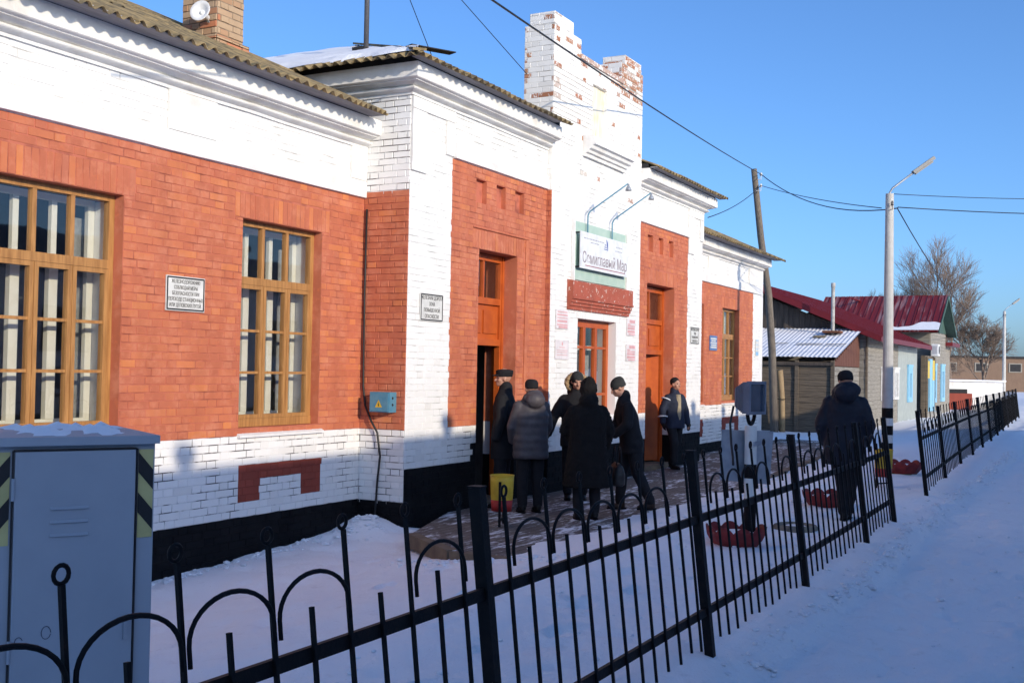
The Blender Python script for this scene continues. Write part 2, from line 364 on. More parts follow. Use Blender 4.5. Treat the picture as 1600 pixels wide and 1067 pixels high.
def wall(W, u0, u1, z0, z1, zone, holes=(), niches=(), ucuts=(), zcuts=(), soldiers=(), reveal=.5, name='wall', parent=None, proud=.005, jit=.0025, keep=None, flip=False, reveal_zone=None, bricks=True, split=(), split_low=()):
    """holes: (u0,u1,z0,z1) cut right through; niches: (.., depth)"""
    mb = MB(); nk = len(KEYS)
    us = sorted({u0,u1,*[x for x in ucuts if u0 < x < u1]}|{x for h in list(holes)+list(niches) for x in h[:2] if u0 < x < u1})
    zs = sorted({z0,z1,*[x for x in zcuts if z0 < x < z1]}|{x for h in list(holes)+list(niches) for x in h[2:4] if z0 < x < z1})
    def q(a, b_, c, d, m): mb.quad(*( (d,c,b_,a) if flip else (a,b_,c,d)), m=m)
    for i in range(len(us)-1):
        for j in range(len(zs)-1):
            a, b_, c, d = us[i], us[i+1], zs[j], zs[j+1]; cu, cz = (a+b_)/2, (c+d)/2
            if any(h[0] < cu < h[1] and h[2] < cz < h[3] for h in holes): continue
            dp = 0
            for h in niches:
                if h[0] < cu < h[1] and h[2] < cz < h[3]: dp = h[4]
            zk = zone(cu, cz)
            if zk is None: continue
            q(W.p(a,-dp,c), W.p(b_,-dp,c), W.p(b_,-dp,d), W.p(a,-dp,d), nk+KEYS.index(zk))
    for h in list(holes)+list(niches):
        a, b_, c, d = h[:4]; dp = h[4] if len(h) > 4 else reveal
        zk = (reveal_zone or zone)((a+b_)/2, min(d+.1, z1-.01)); m = KEYS.index(zk); ml = KEYS.index((reveal_zone or zone)(max(a-.03,u0+.001), c+.02))
        for (A, B) in (((a,c),(a,d)), ((b_,d),(b_,c)), ((a,d),(b_,d)), ((b_,c),(a,c))):
            # split jambs at zone cuts
            if A[0] == B[0]:
                zc = sorted({A[1],B[1],*[x for x in zcuts if min(A[1],B[1]) < x < max(A[1],B[1])]}, reverse=A[1] > B[1])
                for s0, s1 in zip(zc[:-1], zc[1:]):
                    kz = (reveal_zone or zone)(A[0]+(-.02 if A[0] == a else .02), (s0+s1)/2)
                    kz = kz or zk
                    q(W.p(A[0],-dp,s0), W.p(A[0],0,s0), W.p(A[0],0,s1), W.p(A[0],-dp,s1), KEYS.index(kz))
            else: q(W.p(A[0],-dp,A[1]), W.p(A[0],0,A[1]), W.p(B[0],0,B[1]), W.p(B[0],-dp,B[1]), m)
    wo = mb.build(name, FACE_MATS, parent)
    if not bricks: return wo
    J = .0045
    cuts = list(holes)+[x[:4] for x in niches]+[x for x in soldiers]
    def put(r, kind):
        a, b_, c, d = r; zk = zone((a+b_)/2, (c+d)/2)
        if zk is None: return
        pr = proud+random.uniform(-jit, jit); tl = random.uniform(-.0012,.0012)
        a += J; b_ -= J; c += J*.9; d -= J*.9
        if b_-a < .012 or d-c < .012: return
        e = .003
        if keep is not None and kind and keep((a+b_)/2, (c+d)/2):
            near_bricks.append((W.p((a+b_)/2, 0, (c+d)/2), W, b_-a, d-c, pr, zk)); return
        o = [W.p(a,-.002,c), W.p(b_,-.002,c), W.p(b_,-.002,d), W.p(a,-.002,d), W.p(a+e,pr+tl,c+e), W.p(b_-e,pr-tl,c+e), W.p(b_-e,pr-tl,d-e), W.p(a+e,pr+tl,d-e)]
        fs = [(4,5,6,7),(0,1,5,4),(1,2,6,5),(2,3,7,6),(3,0,4,7)]
        if flip: fs = [f[::-1] for f in fs]
        rest.tint = random.random()+.001; rest.add(o, fs, KEYS.index(zk))
    k0 = math.floor((z0-BZ)/CH)
    S, Hd = .262, .130
    zc = BZ+k0*CH; k = k0
    while zc < z1-.01:
        u = u0-random.uniform(0,.02)-((S+Hd)/2 if k % 2 else 0); st = 0
        while u < u1:
            w = S if st % 2 == 0 else Hd
            w += random.uniform(-.006,.006)
            r = (max(u,u0), min(u+w,u1), max(zc,z0), min(zc+CH,z1))
            if r[1]-r[0] > .02 and r[3]-r[2] > .03:
                pcs = [r]
                for h in cuts: pcs = [y for x in pcs for y in rect_sub(x, h)]
                full = pcs == [r] and abs(r[1]-r[0]-w) < 1e-6 and abs(r[3]-r[2]-CH) < 1e-6
                for sx_ in list(split)+(list(split_low) if .24 < zc+.01 < .63 else []):
                    sj = sx_+(random.uniform(-.012,.012) if sx_ in split else 0); nw = []
                    for x in pcs:
                        if x[0]+.025 < sj < x[1]-.025: nw += [(x[0],sj,x[2],x[3]), (sj,x[1],x[2],x[3])]; full = False
                        else: nw.append(x)
                    pcs = nw
                for x in pcs: put(x, full)
            u += w; st += 1
        zc += CH; k += 1
    for (a, b_, c, d) in soldiers:
        nn = round((b_-a)/.076); w = (b_-a)/nn
        for i in range(nn): put((a+i*w, a+(i+1)*w, c, d), False)
    return wo

st = thing('station_building', 'long brick railway station painted red and white with stepped central gable', 'station', (0,0,0))
X0, X1, X2, X3, X4, X5 = 4.33, 11.10, 14.79, 18.37, 22.06, 28.83
Z_PL, Z_WH, Z_RD = .085, .94, BZ+36*CH      # plinth top, white band top, red top (wings)
ZC_PL, ZC_RD = BZ-6*CH, BZ+44*CH
WIN_Z0, WIN_Z1 = 1.02, 3.23
wins_l = [(6.00,7.34), (8.95,10.29)]; wins_r = [(22.87,24.21), (25.60,26.95)]
tp = lambda a: (a+.02, a+1.40)
def zone_wing(wins, pil):
    def z(u, zz):
        if zz < Z_PL: return 'black'
        if zz < Z_WH:
            for a, b_ in wins:
                p0, p1 = a+.02, a+1.40
                if p0 < u < p1 and .241 < zz < .629 and (zz > .474 or u < p0+.34 or u > p1-.35): return 'dred'
            return 'wlow'
        if pil[0] < u < pil[1]: return 'white'
        if zz < Z_RD: return 'red'
        return 'white'
    return z
SO = .262
def sold(ws): return [(a-.13, b_+.13, WIN_Z1, WIN_Z1+SO) for a, b_ in ws]
FW = Wall((0,YW,0), (1,0,0), (0,-1,0))
zc_w = [Z_PL, Z_WH, Z_RD, .241, .474, .629]
wl = wall(FW, X0, X1, -.9, 4.45, zone_wing(wins_l, (X0, 5.0)), holes=[(a,b_,WIN_Z0,WIN_Z1) for a,b_ in wins_l], ucuts=[5.0,6.02,6.36,7.05,7.40,8.97,9.31,10.0,10.35], zcuts=zc_w, soldiers=sold(wins_l), parent=st, split=[5.0], split_low=[6.02,6.36,7.05,7.40,8.97,9.31,10.0,10.35],
     keep=lambda u, z: 7.2 < u < 11.0 and z > .1)
wall(FW, X4, X5, -.9, 4.45, zone_wing(wins_r, (28.16, X5)), holes=[(a,b_,WIN_Z0,WIN_Z1) for a,b_ in wins_r], ucuts=[28.16,22.89,23.23,23.92,24.27,25.62,25.96,26.65,27.0], zcuts=zc_w, soldiers=sold(wins_r), parent=st, split=[28.16], split_low=[25.62,25.96,26.65,27.0])
FC = Wall((0,YC,0), (1,0,0), (0,-1,0))
DL = (12.80,13.89,-.6,3.28); DR = (18.95,20.40,-.6,3.30)
def zone_c(pil, door, side):
    def z(u, zz):
        if zz < ZC_PL: return 'black'
        if pil[0] < u < pil[1]: return 'white'
        if zz < Z_WH:
            if side < 0 and u > 12.67 and u < 12.8 and zz < .707: return 'black'
            return 'wlow'
        if zz < ZC_RD: return 'red'
        return 'white'
    return z
slots_l = [(12.69,12.97,3.89,4.20,.07),(13.25,13.51,3.89,4.20,.07),(13.79,14.06,3.90,4.20,.07)]
slots_r = [(18.95,19.22,3.88,4.18,.07),(19.51,19.76,3.88,4.18,.07),(20.06,20.31,3.88,4.18,.07)]
wall(FC, X1, X2, -.9, 5.06, zone_c((X1,12.08), DL, -1), holes=[DL], niches=slots_l, ucuts=[12.08,12.67], zcuts=[ZC_PL,Z_WH,.707,ZC_RD], soldiers=[(12.62,14.07,3.28,3.28+SO)], parent=st, split=[12.08])
wall(FC, X3, X4, -.9, 5.06, zone_c((21.16,X4), DR, 1), holes=[DR], niches=slots_r, ucuts=[21.16], zcuts=[ZC_PL,Z_WH,ZC_RD], soldiers=[(18.8,20.55,3.30,3.30+SO)], parent=st, split=[21.16])
# return wall of the centre block, facing the near wing
FS = Wall((X1,YC,0), (0,1,0), (-1,0,0))
def zone_s(u, zz):
    if zz < .05: return 'black'
    if zz < Z_WH: return 'wlow'
    if zz < 3.78 and u < .70: return 'red'
    if u > .80 and zz > 4.3: return 'bare'
    return 'wlow' if zz > 3.8 and u > .2 else 'white'
wall(FS, 0, .657, -.9, 5.2, zone_s, zcuts=[.05,Z_WH,3.78], parent=st, proud=.007, jit=.004, flip=True)
wall(FS, .657, 3.6, 4.5, 5.35, zone_s, ucuts=[.80], parent=st, flip=True)
# gable pier
FG = Wall((0,YG,0), (1,0,0), (0,-1,0))
GW = (15.78,17.33,.96,2.50)
def zone_g(u, zz):
    if zz < ZC_PL: return 'black'
    if 16.21 < u < 16.78 and 5.46 < zz < 6.28: return 'stain'
    top = max(0, (zz-5.2)/1.8); e = min(abs(u-14.79), abs(u-18.37), abs(u-15.74), abs(u-17.41))
    if random.random() < .02*(zz > 4.6)+.30*top*(e < .16)+.4*(zz > 6.42)*(15.7 < u < 17.45)+.40*(zz > 6.4)*(u > 17.4)*(e < .5)+.06*(zz > 6.6): return 'bare'
    return 'white'
slit = (16.21,16.78,5.46,6.28,.05)
wall(FG, X2, X3, -.9, 6.56, zone_g, holes=[GW], niches=[slit], zcuts=[ZC_PL], parent=st, soldiers=[(15.65,17.46,2.50,2.50+SO)])
wall(FG, 14.79, 15.74, 6.56, 6.86, zone_g, parent=st); wall(FG, 14.79, 15.45, 6.86, 7.04, zone_g, parent=st)
wall(FG, 17.41, 18.37, 6.56, 6.93, zone_g, parent=st); wall(FG, 17.55, 18.28, 6.93, 7.09, zone_g, parent=st)
def zone_t(u, zz):
    e = min(abs(u), abs(u-.5))
    if random.random() < .45*(e < .10)+.05+.15*(zz > 6.6): return 'bare'
    return 'white'
GY2 = YG+.50
def zone_rt(u, zz): return 'red' if zz < ZC_RD and zz > Z_WH else ('black' if zz < ZC_PL else 'white')
wall(Wall((X2,YG,0),(0,1,0),(-1,0,0)), 0, .085, -.9, 5.06, zone_rt, zcuts=[Z_WH,ZC_RD,ZC_PL], parent=st, flip=True)
wall(Wall((X2,YG,0),(0,1,0),(-1,0,0)), 0, .50, 5.06, 6.86, zone_t, parent=st, flip=True)
wall(Wall((X2,YG,0),(0,1,0),(-1,0,0)), .0, .42, 6.86, 7.04, zone_t, parent=st, flip=True)
wall(Wall((17.41,YG,0),(0,1,0),(-1,0,0)), 0, .50, 6.56, 6.93, lambda u,z: 'bare' if random.random() < .5 else 'white', parent=st, flip=True)
wall(Wall((17.55,YG,0),(0,1,0),(-1,0,0)), 0, .42, 6.93, 7.09, lambda u,z: 'bare' if random.random() < .5 else 'white', parent=st, flip=True)
# solid core of the gable (tops, backs), set just behind the brick skins
core = MB()
for a, b_, c, d, y1 in ((14.795,18.365,4.9,6.555,GY2),(14.795,15.735,6.555,6.855,GY2),(14.795,15.445,6.855,7.035,GY2-.08),(17.415,18.365,6.555,6.925,GY2),(17.555,18.275,6.925,7.085,GY2-.08)):
    core.box(a, b_, YG+.06, y1, c, d)
core.build('gable_core', M_bare, st)
mo = MB(); mo.box(X3+.001, X3+.004, YG, YC, -.9, 5.06); mo.build('pier_return', M_plaster, st)
cap = MB(); cap.box(15.70,17.45,YG-.03,GY2,6.557,6.63); cap.build('parapet_coping', M_bare, st)

# remaining shell: back, ends, inner partition, ceiling
sh = MB()
sh.box(X0, X5, 6.9, 7.2, -.9, 4.6); sh.box(X0-.28, X0-.001, 0, 7.2, -.9, 4.6); sh.box(X5+.001, X5+.28, .002, 7.2, -.9, 4.45)
sh.box(X0, X5, .56, 6.9, 4.25, 4.33)
sh.box(X1+.05, X1+.3, .6, 6.9, -.9, 5.0); sh.box(X4-.3, X4+.0, YC+.002, 6.9, -.9, 5.06)
sh.box(X1, X4, .4, .45, 4.45, 5.05)
sh.build('shell_wall', M_plaster, st)
iw = MB()
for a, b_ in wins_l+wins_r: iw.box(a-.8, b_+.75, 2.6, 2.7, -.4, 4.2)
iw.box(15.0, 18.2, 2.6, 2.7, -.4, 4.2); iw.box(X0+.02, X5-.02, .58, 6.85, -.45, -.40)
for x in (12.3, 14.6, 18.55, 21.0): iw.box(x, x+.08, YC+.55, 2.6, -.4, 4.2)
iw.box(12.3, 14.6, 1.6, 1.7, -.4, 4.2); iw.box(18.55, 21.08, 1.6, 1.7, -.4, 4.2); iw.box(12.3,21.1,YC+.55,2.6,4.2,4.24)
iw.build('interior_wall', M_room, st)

# ------------------------------------------------------------------ the 300 largest bricks as objects
camp = Vector((0,-8,1.7))
near_bricks.sort(key=lambda t_: (t_[0]-camp).length)
own, other = near_bricks[:300], near_bricks[300:]
cache = {}
def brick_mesh(zk, kind):
    if (zk, kind) not in cache:
        w, h = (.262-.009 if kind else .130-.009), CH-.008; e = .003; m = MB()
        m.add([(-w/2,.002,-h/2),(w/2,.002,-h/2),(w/2,.002,h/2),(-w/2,.002,h/2),(-w/2+e,-.006,-h/2+e),(w/2-e,-.006,-h/2+e),(w/2-e,-.006,h/2-e),(-w/2+e,-.006,h/2-e)], [(4,5,6,7),(0,1,5,4),(1,2,6,5),(2,3,7,6),(3,0,4,7)])
        cache[(zk, kind)] = (m.mesh('brick', BM[zk][0]), w, h)
    return cache[(zk, kind)]
for pos, W, w, h, pr, zk in own:
    me, bw, bh = brick_mesh(zk, w > .19)
    o = bpy.data.objects.new('brick', me); COL.objects.link(o); o.parent = wl; o.location = (pos.x, pos.y, pos.z); o.scale = (w/bw, pr/.006, h/bh)
    o.rotation_euler = (0, 0, random.uniform(-.004,.004))
for pos, W, w, h, pr, zk in other:
    e = .003; c = pos; o = []
    for (dx, n_, dz) in ((-w/2,-.002,-h/2),(w/2,-.002,-h/2),(w/2,-.002,h/2),(-w/2,-.002,h/2),(-w/2+e,pr,-h/2+e),(w/2-e,pr,-h/2+e),(w/2-e,pr,h/2-e),(-w/2+e,pr,h/2-e)):
        o.append((c.x+dx, c.y-n_, c.z+dz))
    rest.tint = random.random()+.001; rest.add(o, [(4,5,6,7),(0,1,5,4),(1,2,6,5),(2,3,7,6),(3,0,4,7)], KEYS.index(zk))
bo = rest.build('brickwork', FACE_MATS, st); tag(bo, kind='stuff')

# ------------------------------------------------------------------ cornices, friezes
def sweep(mb, prof, path, m=None):
    """prof [(out,z)] bottom to top; path [(x,y)] walked so that outside is on the right"""
    P = [Vector((x,y)) for x, y in path]; rings = []
    for i, p in enumerate(P):
        ds = []
        if i > 0: ds.append((P[i]-P[i-1]).normalized())
        if i < len(P)-1: ds.append((P[i+1]-P[i]).normalized())
        ns = [Vector((d.y, -d.x)) for d in ds]
        if len(ns) == 2: nv = (ns[0]+ns[1]); nv = nv/(nv.dot(ns[0]))
        else: nv = ns[0]
        rings.append([(p.x+nv.x*o, p.y+nv.y*o, z) for o, z in prof])
    mb.loft(rings, m)
    return mb
def arc(o0, z0, o1, z1, n=5, bulge=1):
    out = []
    for i in range(1, n):
        t_ = i/n*math.pi/2
        out.append((o0+(o1-o0)*(math.sin(t_) if bulge > 0 else 1-math.cos(t_)), z0+(z1-z0)*((1-math.cos(t_)) if bulge > 0 else math.sin(t_))))
    return out
def cprof(z):       # z: base height of the cornice
    p = [(-.02,z),(.03,z),(.03,z+.03),(.05,z+.034)]+[(.05+.055*math.sin(math.pi*i/6), z+.034+.066*i/6) for i in range(1,6)]
    p += [(.065,z+.102),(.10,z+.106),(.15,z+.128),(.185,z+.132),(.185,z+.142),(.225,z+.150),(.235,z+.158),(.235,z+.33),(-.02,z+.33)]
    return p
def wobble(o, amp=.006):
    me = o.data; co = np.zeros(len(me.vertices)*3); me.vertices.foreach_get('co', co); co = co.reshape(-1,3)
    co[:,2] += amp*vnoise(co[:,0]*2.1, co[:,1]*2.1+5, 3); co[:,1] += amp*vnoise(co[:,0]*2.7+9, co[:,2]*6, 4); me.vertices.foreach_set('co', co.ravel()); me.update()
def subpath(a, b_, step=.5):
    n_ = max(1, int(math.dist(a, b_)/step)); return [(a[0]+(b_[0]-a[0])*i/n_, a[1]+(b_[1]-a[1])*i/n_) for i in range(n_+1)]
cz_w, cz_c = 4.34, 4.95
for path, z in ((subpath((X0-.05,YW),(X1-.004,YW)), cz_w), (subpath((X4+.004,YW),(X5,YW))+[(X5,2.0)], cz_w),
                ([(X1,1.2),(X1,.2)]+subpath((X1,YC),(X2-.004,YC)), cz_c), (subpath((X3+.004,YC),(X4,YC))+[(X4,1.2)], cz_c)):
    m = MB(); sweep(m, cprof(z), path); o = m.build('cornice', M_plaster, st, fix=True); wobble(o)
def band(x0, x1, y, z0, z1, d=.03, name='frieze_band', mat_=None, parent=None):
    m = MB(); k = max(1, int((x1-x0)/.45)); xs_ = [x0+(x1-x0)*i/k for i in range(k+1)]
    prof = [(0,z0),(d,z0+.004),(d+.004,(z0+z1)/2),(d,z1-.003),(0,z1)]
    m.loft([[(x, y-o_, z) for o_, z in prof] for x in xs_]); o = m.build(name, mat_ or M_plaster, parent or st, fix=True); wobble(o, .004); return o
for a, b_ in ((X0,X1-.01),(X4+.01,X5)):
    band(a, b_, YW-.009, Z_RD+.004, 3.945, .035)
for a, b_ in ((7.84,8.49),(10.79,X1-.01),(5.0,5.75),(27.72,X5-.01),(24.4,25.12),(X4+.01,22.4)): band(a, b_, YW-.009, 3.946, 4.335, .028, 'frieze_pier')
for a, b_ in ((12.10,X2-.01),(X3+.01,21.14)):
    band(a, b_, YC-.009, ZC_RD+.004, 4.56, .035)
for a, b_ in ((X1+.005,12.09),(21.15,X4-.005)):      # raised frames on the corner pilasters
    band(a, b_, YC-.009, 4.80, 4.945, .02, 'pilaster_band'); band(a, a+.32, YC-.009, 4.05, 4.799, .02, 'pilaster_band'); band(b_-.20, b_, YC-.009, 4.372, 4.799, .02, 'pilaster_band')
# raised surround of the near door
for (a, b_, c, d) in ((12.61,14.20,3.30+.24,3.56),(14.12,14.20,1.4,3.54)): band(a, b_, YC-.008, c, d, .012, 'door_surround', M_red)
# gable ledge and red window hood
m = MB(); z = 5.05
sweep(m, [(0,z),(.05,z),(.05,z+.05),(.09,z+.06),(.10,z+.10),(.15,z+.12),(.17,z+.17),(.22,z+.18),(.22,z+.25),(.19,z+.255),(.19,z+.31),(0,z+.335)], [(15.85,YG-.008),(17.50,YG-.008)])
o = m.build('gable_ledge', M_plaster, st, fix=True)
for i in range(4): band(15.88, 17.47, YG-.008-.222, 5.232+i*.0, 5.234, .001) if False else None
m = MB(); sweep(m, [(0,2.62),(.03,2.62),(.035,2.67),(.06,2.68),(.06,2.72),(.085,2.73),(.085,2.77),(.115,2.785),(.115,2.81),(.10,2.82),(.10,3.06),(0,3.08)], [(15.36,YG-.008),(15.36+.5,YG-.008),(16.8,YG-.008),(17.80,YG-.008)])
M_hood = brick_mat('flaking_red_hood', [(0,(.40,.10,.06)),(1,(.44,.11,.065))], chip=(.66,.6,.52), chip_at=.60, streak=.9)
m.build('window_hood', M_hood, st, fix=True)

# ------------------------------------------------------------------ corrugated roofs
def sheet_mesh(w, L, waves, amp=.024):
    n_ = int(waves*8); m = MB(); top = []; 
    for k_, off in ((0,0),(1,-.007)):
        for i in range(n_+1):
            x = w*i/n_; z = amp*math.sin(2*math.pi*waves*i/n_)
            m.v += [(x,0,z+off),(x,L,z+off)]
    for i in range(n_):
        m.f.append([2*i,2*i+2,2*i+3,2*i+1]); b0 = 2*(n_+1); m.f.append([b0+2*i,b0+2*i+1,b0+2*i+3,b0+2*i+2])
        m.f.append([2*i,b0+2*i,b0+2*i+2,2*i+2]); m.f.append([2*i+1,2*i+3,b0+2*i+3,b0+2*i+1])
    m.m = [0]*len(m.f); m.t = [0.0]*len(m.f)
    return m.mesh('roof_sheet', M_slate)
SH = sheet_mesh(1.06, 1.62, 7)
def roof_slope(parent, origin, ux, uy, width, length, rows, mesh=SH, limit=None):
    """origin: eave start; ux along the eave, uy up the slope"""
    ux = Vector(ux).normalized(); uy = Vector(uy).normalized(); uz = ux.cross(uy)
    k = math.ceil(width/1.05)
    for r_ in range(rows):
        for i in range(k):
            a = i*1.05; 
            if limit and not limit(a, r_*1.5): continue
            o = bpy.data.objects.new('roof_sheet', mesh); COL.objects.link(o); o.parent = parent
            sx = min(1.0, (width-a)/1.06)
            mt = Matrix((ux*sx, uy, uz)).transposed().to_4x4()
            mt = mt @ Matrix.Rotation(random.uniform(-.006,.006), 4, 'Z')
            mt.translation = Vector(origin)+ux*a+uy*(r_*1.385+random.uniform(-.02,.03))+uz*(.012*r_+random.uniform(0,.01)+.006*(i % 2))
            o.matrix_world = mt
m = MB(); m.box(X0-.4, X5+.4, 3.44, 3.50, 6.30, 6.36); rf = m.build('roof', M_fascia, st)
for bb in ((X0-.5, 10.88, -.47, -.24, 4.675, 4.69), (X4+.02, X5+.45, -.47, -.24, 4.675, 4.69), (10.72,14.5,-1.03,-.9,5.287,5.30), (X3+.02,22.4,-1.03,-.9,5.287,5.30)): m = MB(); m.box(*bb); m.build('eave_board', M_fascia, rf)
sl = math.atan2(6.42-4.66, 4.0); cs, sn_ = math.cos(sl), math.sin(sl)
roof_slope(rf, (X0-.5,-.53,4.665), (1,0,0), (0,cs,sn_), 15.2-4.33+.0-.0 if False else 6.97, 4.4, 3)
roof_slope(rf, (X4+.03,-.53,4.665), (1,0,0), (0,cs,sn_), X5+.48-X4, 4.4, 3)
roof_slope(rf, (X5+.48,7.6,4.665), (-1,0,0), (0,-cs,sn_), 6.9, 4.4, 3); roof_slope(rf, (10.85,7.6,4.665), (-1,0,0), (0,-cs,sn_), 7, 4.4, 3)
# centre: hip roof
cl = math.atan2(.40,1); cc, cs2 = math.cos(cl), math.sin(cl)
def hip_slope(parent, origin, ux, uy, width, lenfn, pitch=.1514, amp=.024):
    ux = Vector(ux).normalized(); uy = Vector(uy).normalized(); uz = ux.cross(uy); o_ = Vector(origin); k = math.ceil(width/1.06)
    for i in range(k):
        a0, a1 = i*1.06, min(width, (i+1)*1.06+.03); n_ = max(2, int((a1-a0)/pitch*8)); m = MB(); lift = .008*(i % 2); dy = random.uniform(-.02,.02)
        for off in (0,-.007):
            for j in range(n_+1):
                x = a0+(a1-a0)*j/n_; z = amp*math.sin(2*math.pi*x/pitch)+off+lift; L_ = max(.02, lenfn(x))
                m.v += [tuple(o_+ux*x+uy*dy+uz*z), tuple(o_+ux*x+uy*L_+uz*z)]
        b0 = 2*(n_+1)
        for j in range(n_):
            m.f += [[2*j,2*j+2,2*j+3,2*j+1],[b0+2*j,b0+2*j+1,b0+2*j+3,b0+2*j+2],[2*j,b0+2*j,b0+2*j+2,2*j+2],[2*j+1,2*j+3,b0+2*j+3,b0+2*j+1]]
        m.m = [0]*len(m.f); m.t = [0.0]*len(m.f); m.build('roof_sheet', M_slate, parent)
hip_slope(rf, (10.62,-1.10,5.285), (1,0,0), (0,cc,cs2), 4.10, lambda x: min(3.5, x+.05)/cc)
hip_slope(rf, (X3+.02,-1.10,5.285), (1,0,0), (0,cc,cs2), 4.03, lambda x: min(3.5, 4.03-x+.05)/cc)
hip_slope(rf, (10.62,3.8,5.285), (0,-1,0), (cc,0,cs2), 4.9, lambda x: min(3.5, 4.9-x+.05)/cc)
m = MB()      # snow lying on the side slope
nn = 26; rows_ = []
for i in range(nn+1):
    r_ = []
    for j in range(13):
        y = -.95+4.6*i/nn; x0_ = 10.72+.05*math.sin(i*1.7); mx_ = min(3.3, max(.12,(y+1.0)*.93+.06)); x = x0_+mx_*j/12
        t_ = min(1, j/2)*min(1, (12-j)/1.5+.15); r_.append((x, y, 5.285+(x-10.62)*.40+.024+.045*t_+.012*math.sin(i*.9+j)))
    rows_.append(r_)
for i in range(nn):
    for j in range(12): m.quad(rows_[i][j], rows_[i][j+1], rows_[i+1][j+1], rows_[i+1][j])
so = m.build('roof_snow', M_snow, rf, smooth=True)
for bb in ((X0-.4,10.86,-.21,.0,4.671,4.775),(X4+.03,X5+.3,-.21,.0,4.671,4.775),(10.88,X2-.01,-.86,-.70,5.281,5.365),(X3+.02,22.25,-.86,-.70,5.281,5.365),(10.88,11.05,-.70,3.5,5.281,5.37)): m = MB(); m.box(*bb); m.build('wall_plate', M_dark, rf)
m = MB()      # under-roof fill so no light leaks
m.add([(10.9,-.84,5.283),(X2-.01,-.84,5.283),(X2-.01,3.8,5.283),(10.9,3.8,5.283)], [(0,1,2,3)]); m.add([(X3+.01,-.84,5.283),(X4+.2,-.84,5.283),(X4+.2,3.8,5.283),(X3+.01,3.8,5.283)], [(0,1,2,3)]); m.add([(X2-.01,-.2,5.251),(X3+.01,-.2,5.251),(X3+.01,3.8,5.251),(X2-.01,3.8,5.251)], [(0,1,2,3)])
m.add([(X0-.4,7.5,4.673),(X5+.4,7.5,4.673),(X5+.4,-.2,4.673),(X0-.4,-.2,4.673)], [(0,1,2,3)])
m.build('soffit', M_dark, rf)
m = MB(); m.beam((10.66,-1.05,5.34),(13.9,2.2,6.66),.16,.03); m.build('hip_capping', M_slate, rf)
m = MB(); m.beam((10.95,-.70,5.50),(11.55,-.95,5.53),.14,.012); m.build('loose_strip', M_dark, rf)
m = MB(); m.box(X1-.06,X1-.015,.19,.62,4.86,5.10); m.build('rusty_flashing', pm('rusty_tin', (.16,.05,.025),(.10,.035,.02),8,.9), rf)

# chimney
CX0, CX1, CY0, CY1 = 9.68, 10.12, 1.12, 1.66
ch = MB(); ch.box(CX0+.006, CX1-.006, CY0+.006, CY1-.006, 4.6, 6.6); cho = ch.build('chimney', M_tan_j, st)
zt = lambda u, z: 'tan'
tmp = rest; rest = MB()
wall(Wall((0,CY0,0),(1,0,0),(0,-1,0)), CX0, CX1, 5.15, 6.6, zt, parent=cho, name='chimney_face', proud=.008, jit=.006)
wall(Wall((CX0,CY0,0),(0,1,0),(-1,0,0)), 0, CY1-CY0, 5.15, 6.6, zt, parent=cho, name='chimney_face', proud=.008, jit=.006, flip=True)
wall(Wall((0,CY0-.05,0),(1,0,0),(0,-1,0)), CX0-.06, CX1+.06, 5.15, 5.48, zt, parent=cho, name='chimney_face', proud=.008, jit=.006)
wall(Wall((CX0-.06,CY0-.05,0),(0,1,0),(-1,0,0)), 0, CY1-CY0+.1, 5.15, 5.48, zt, parent=cho, name='chimney_face', proud=.008, jit=.006, flip=True)
m = MB(); m.box(CX0-.06, CX1+.06, CY0-.05, CY1+.05, 5.4, 5.482); m.build('chimney_collar', M_tan, cho)
tag(rest.build('chimney_brickwork', FACE_MATS, cho), kind='stuff'); rest = tmp
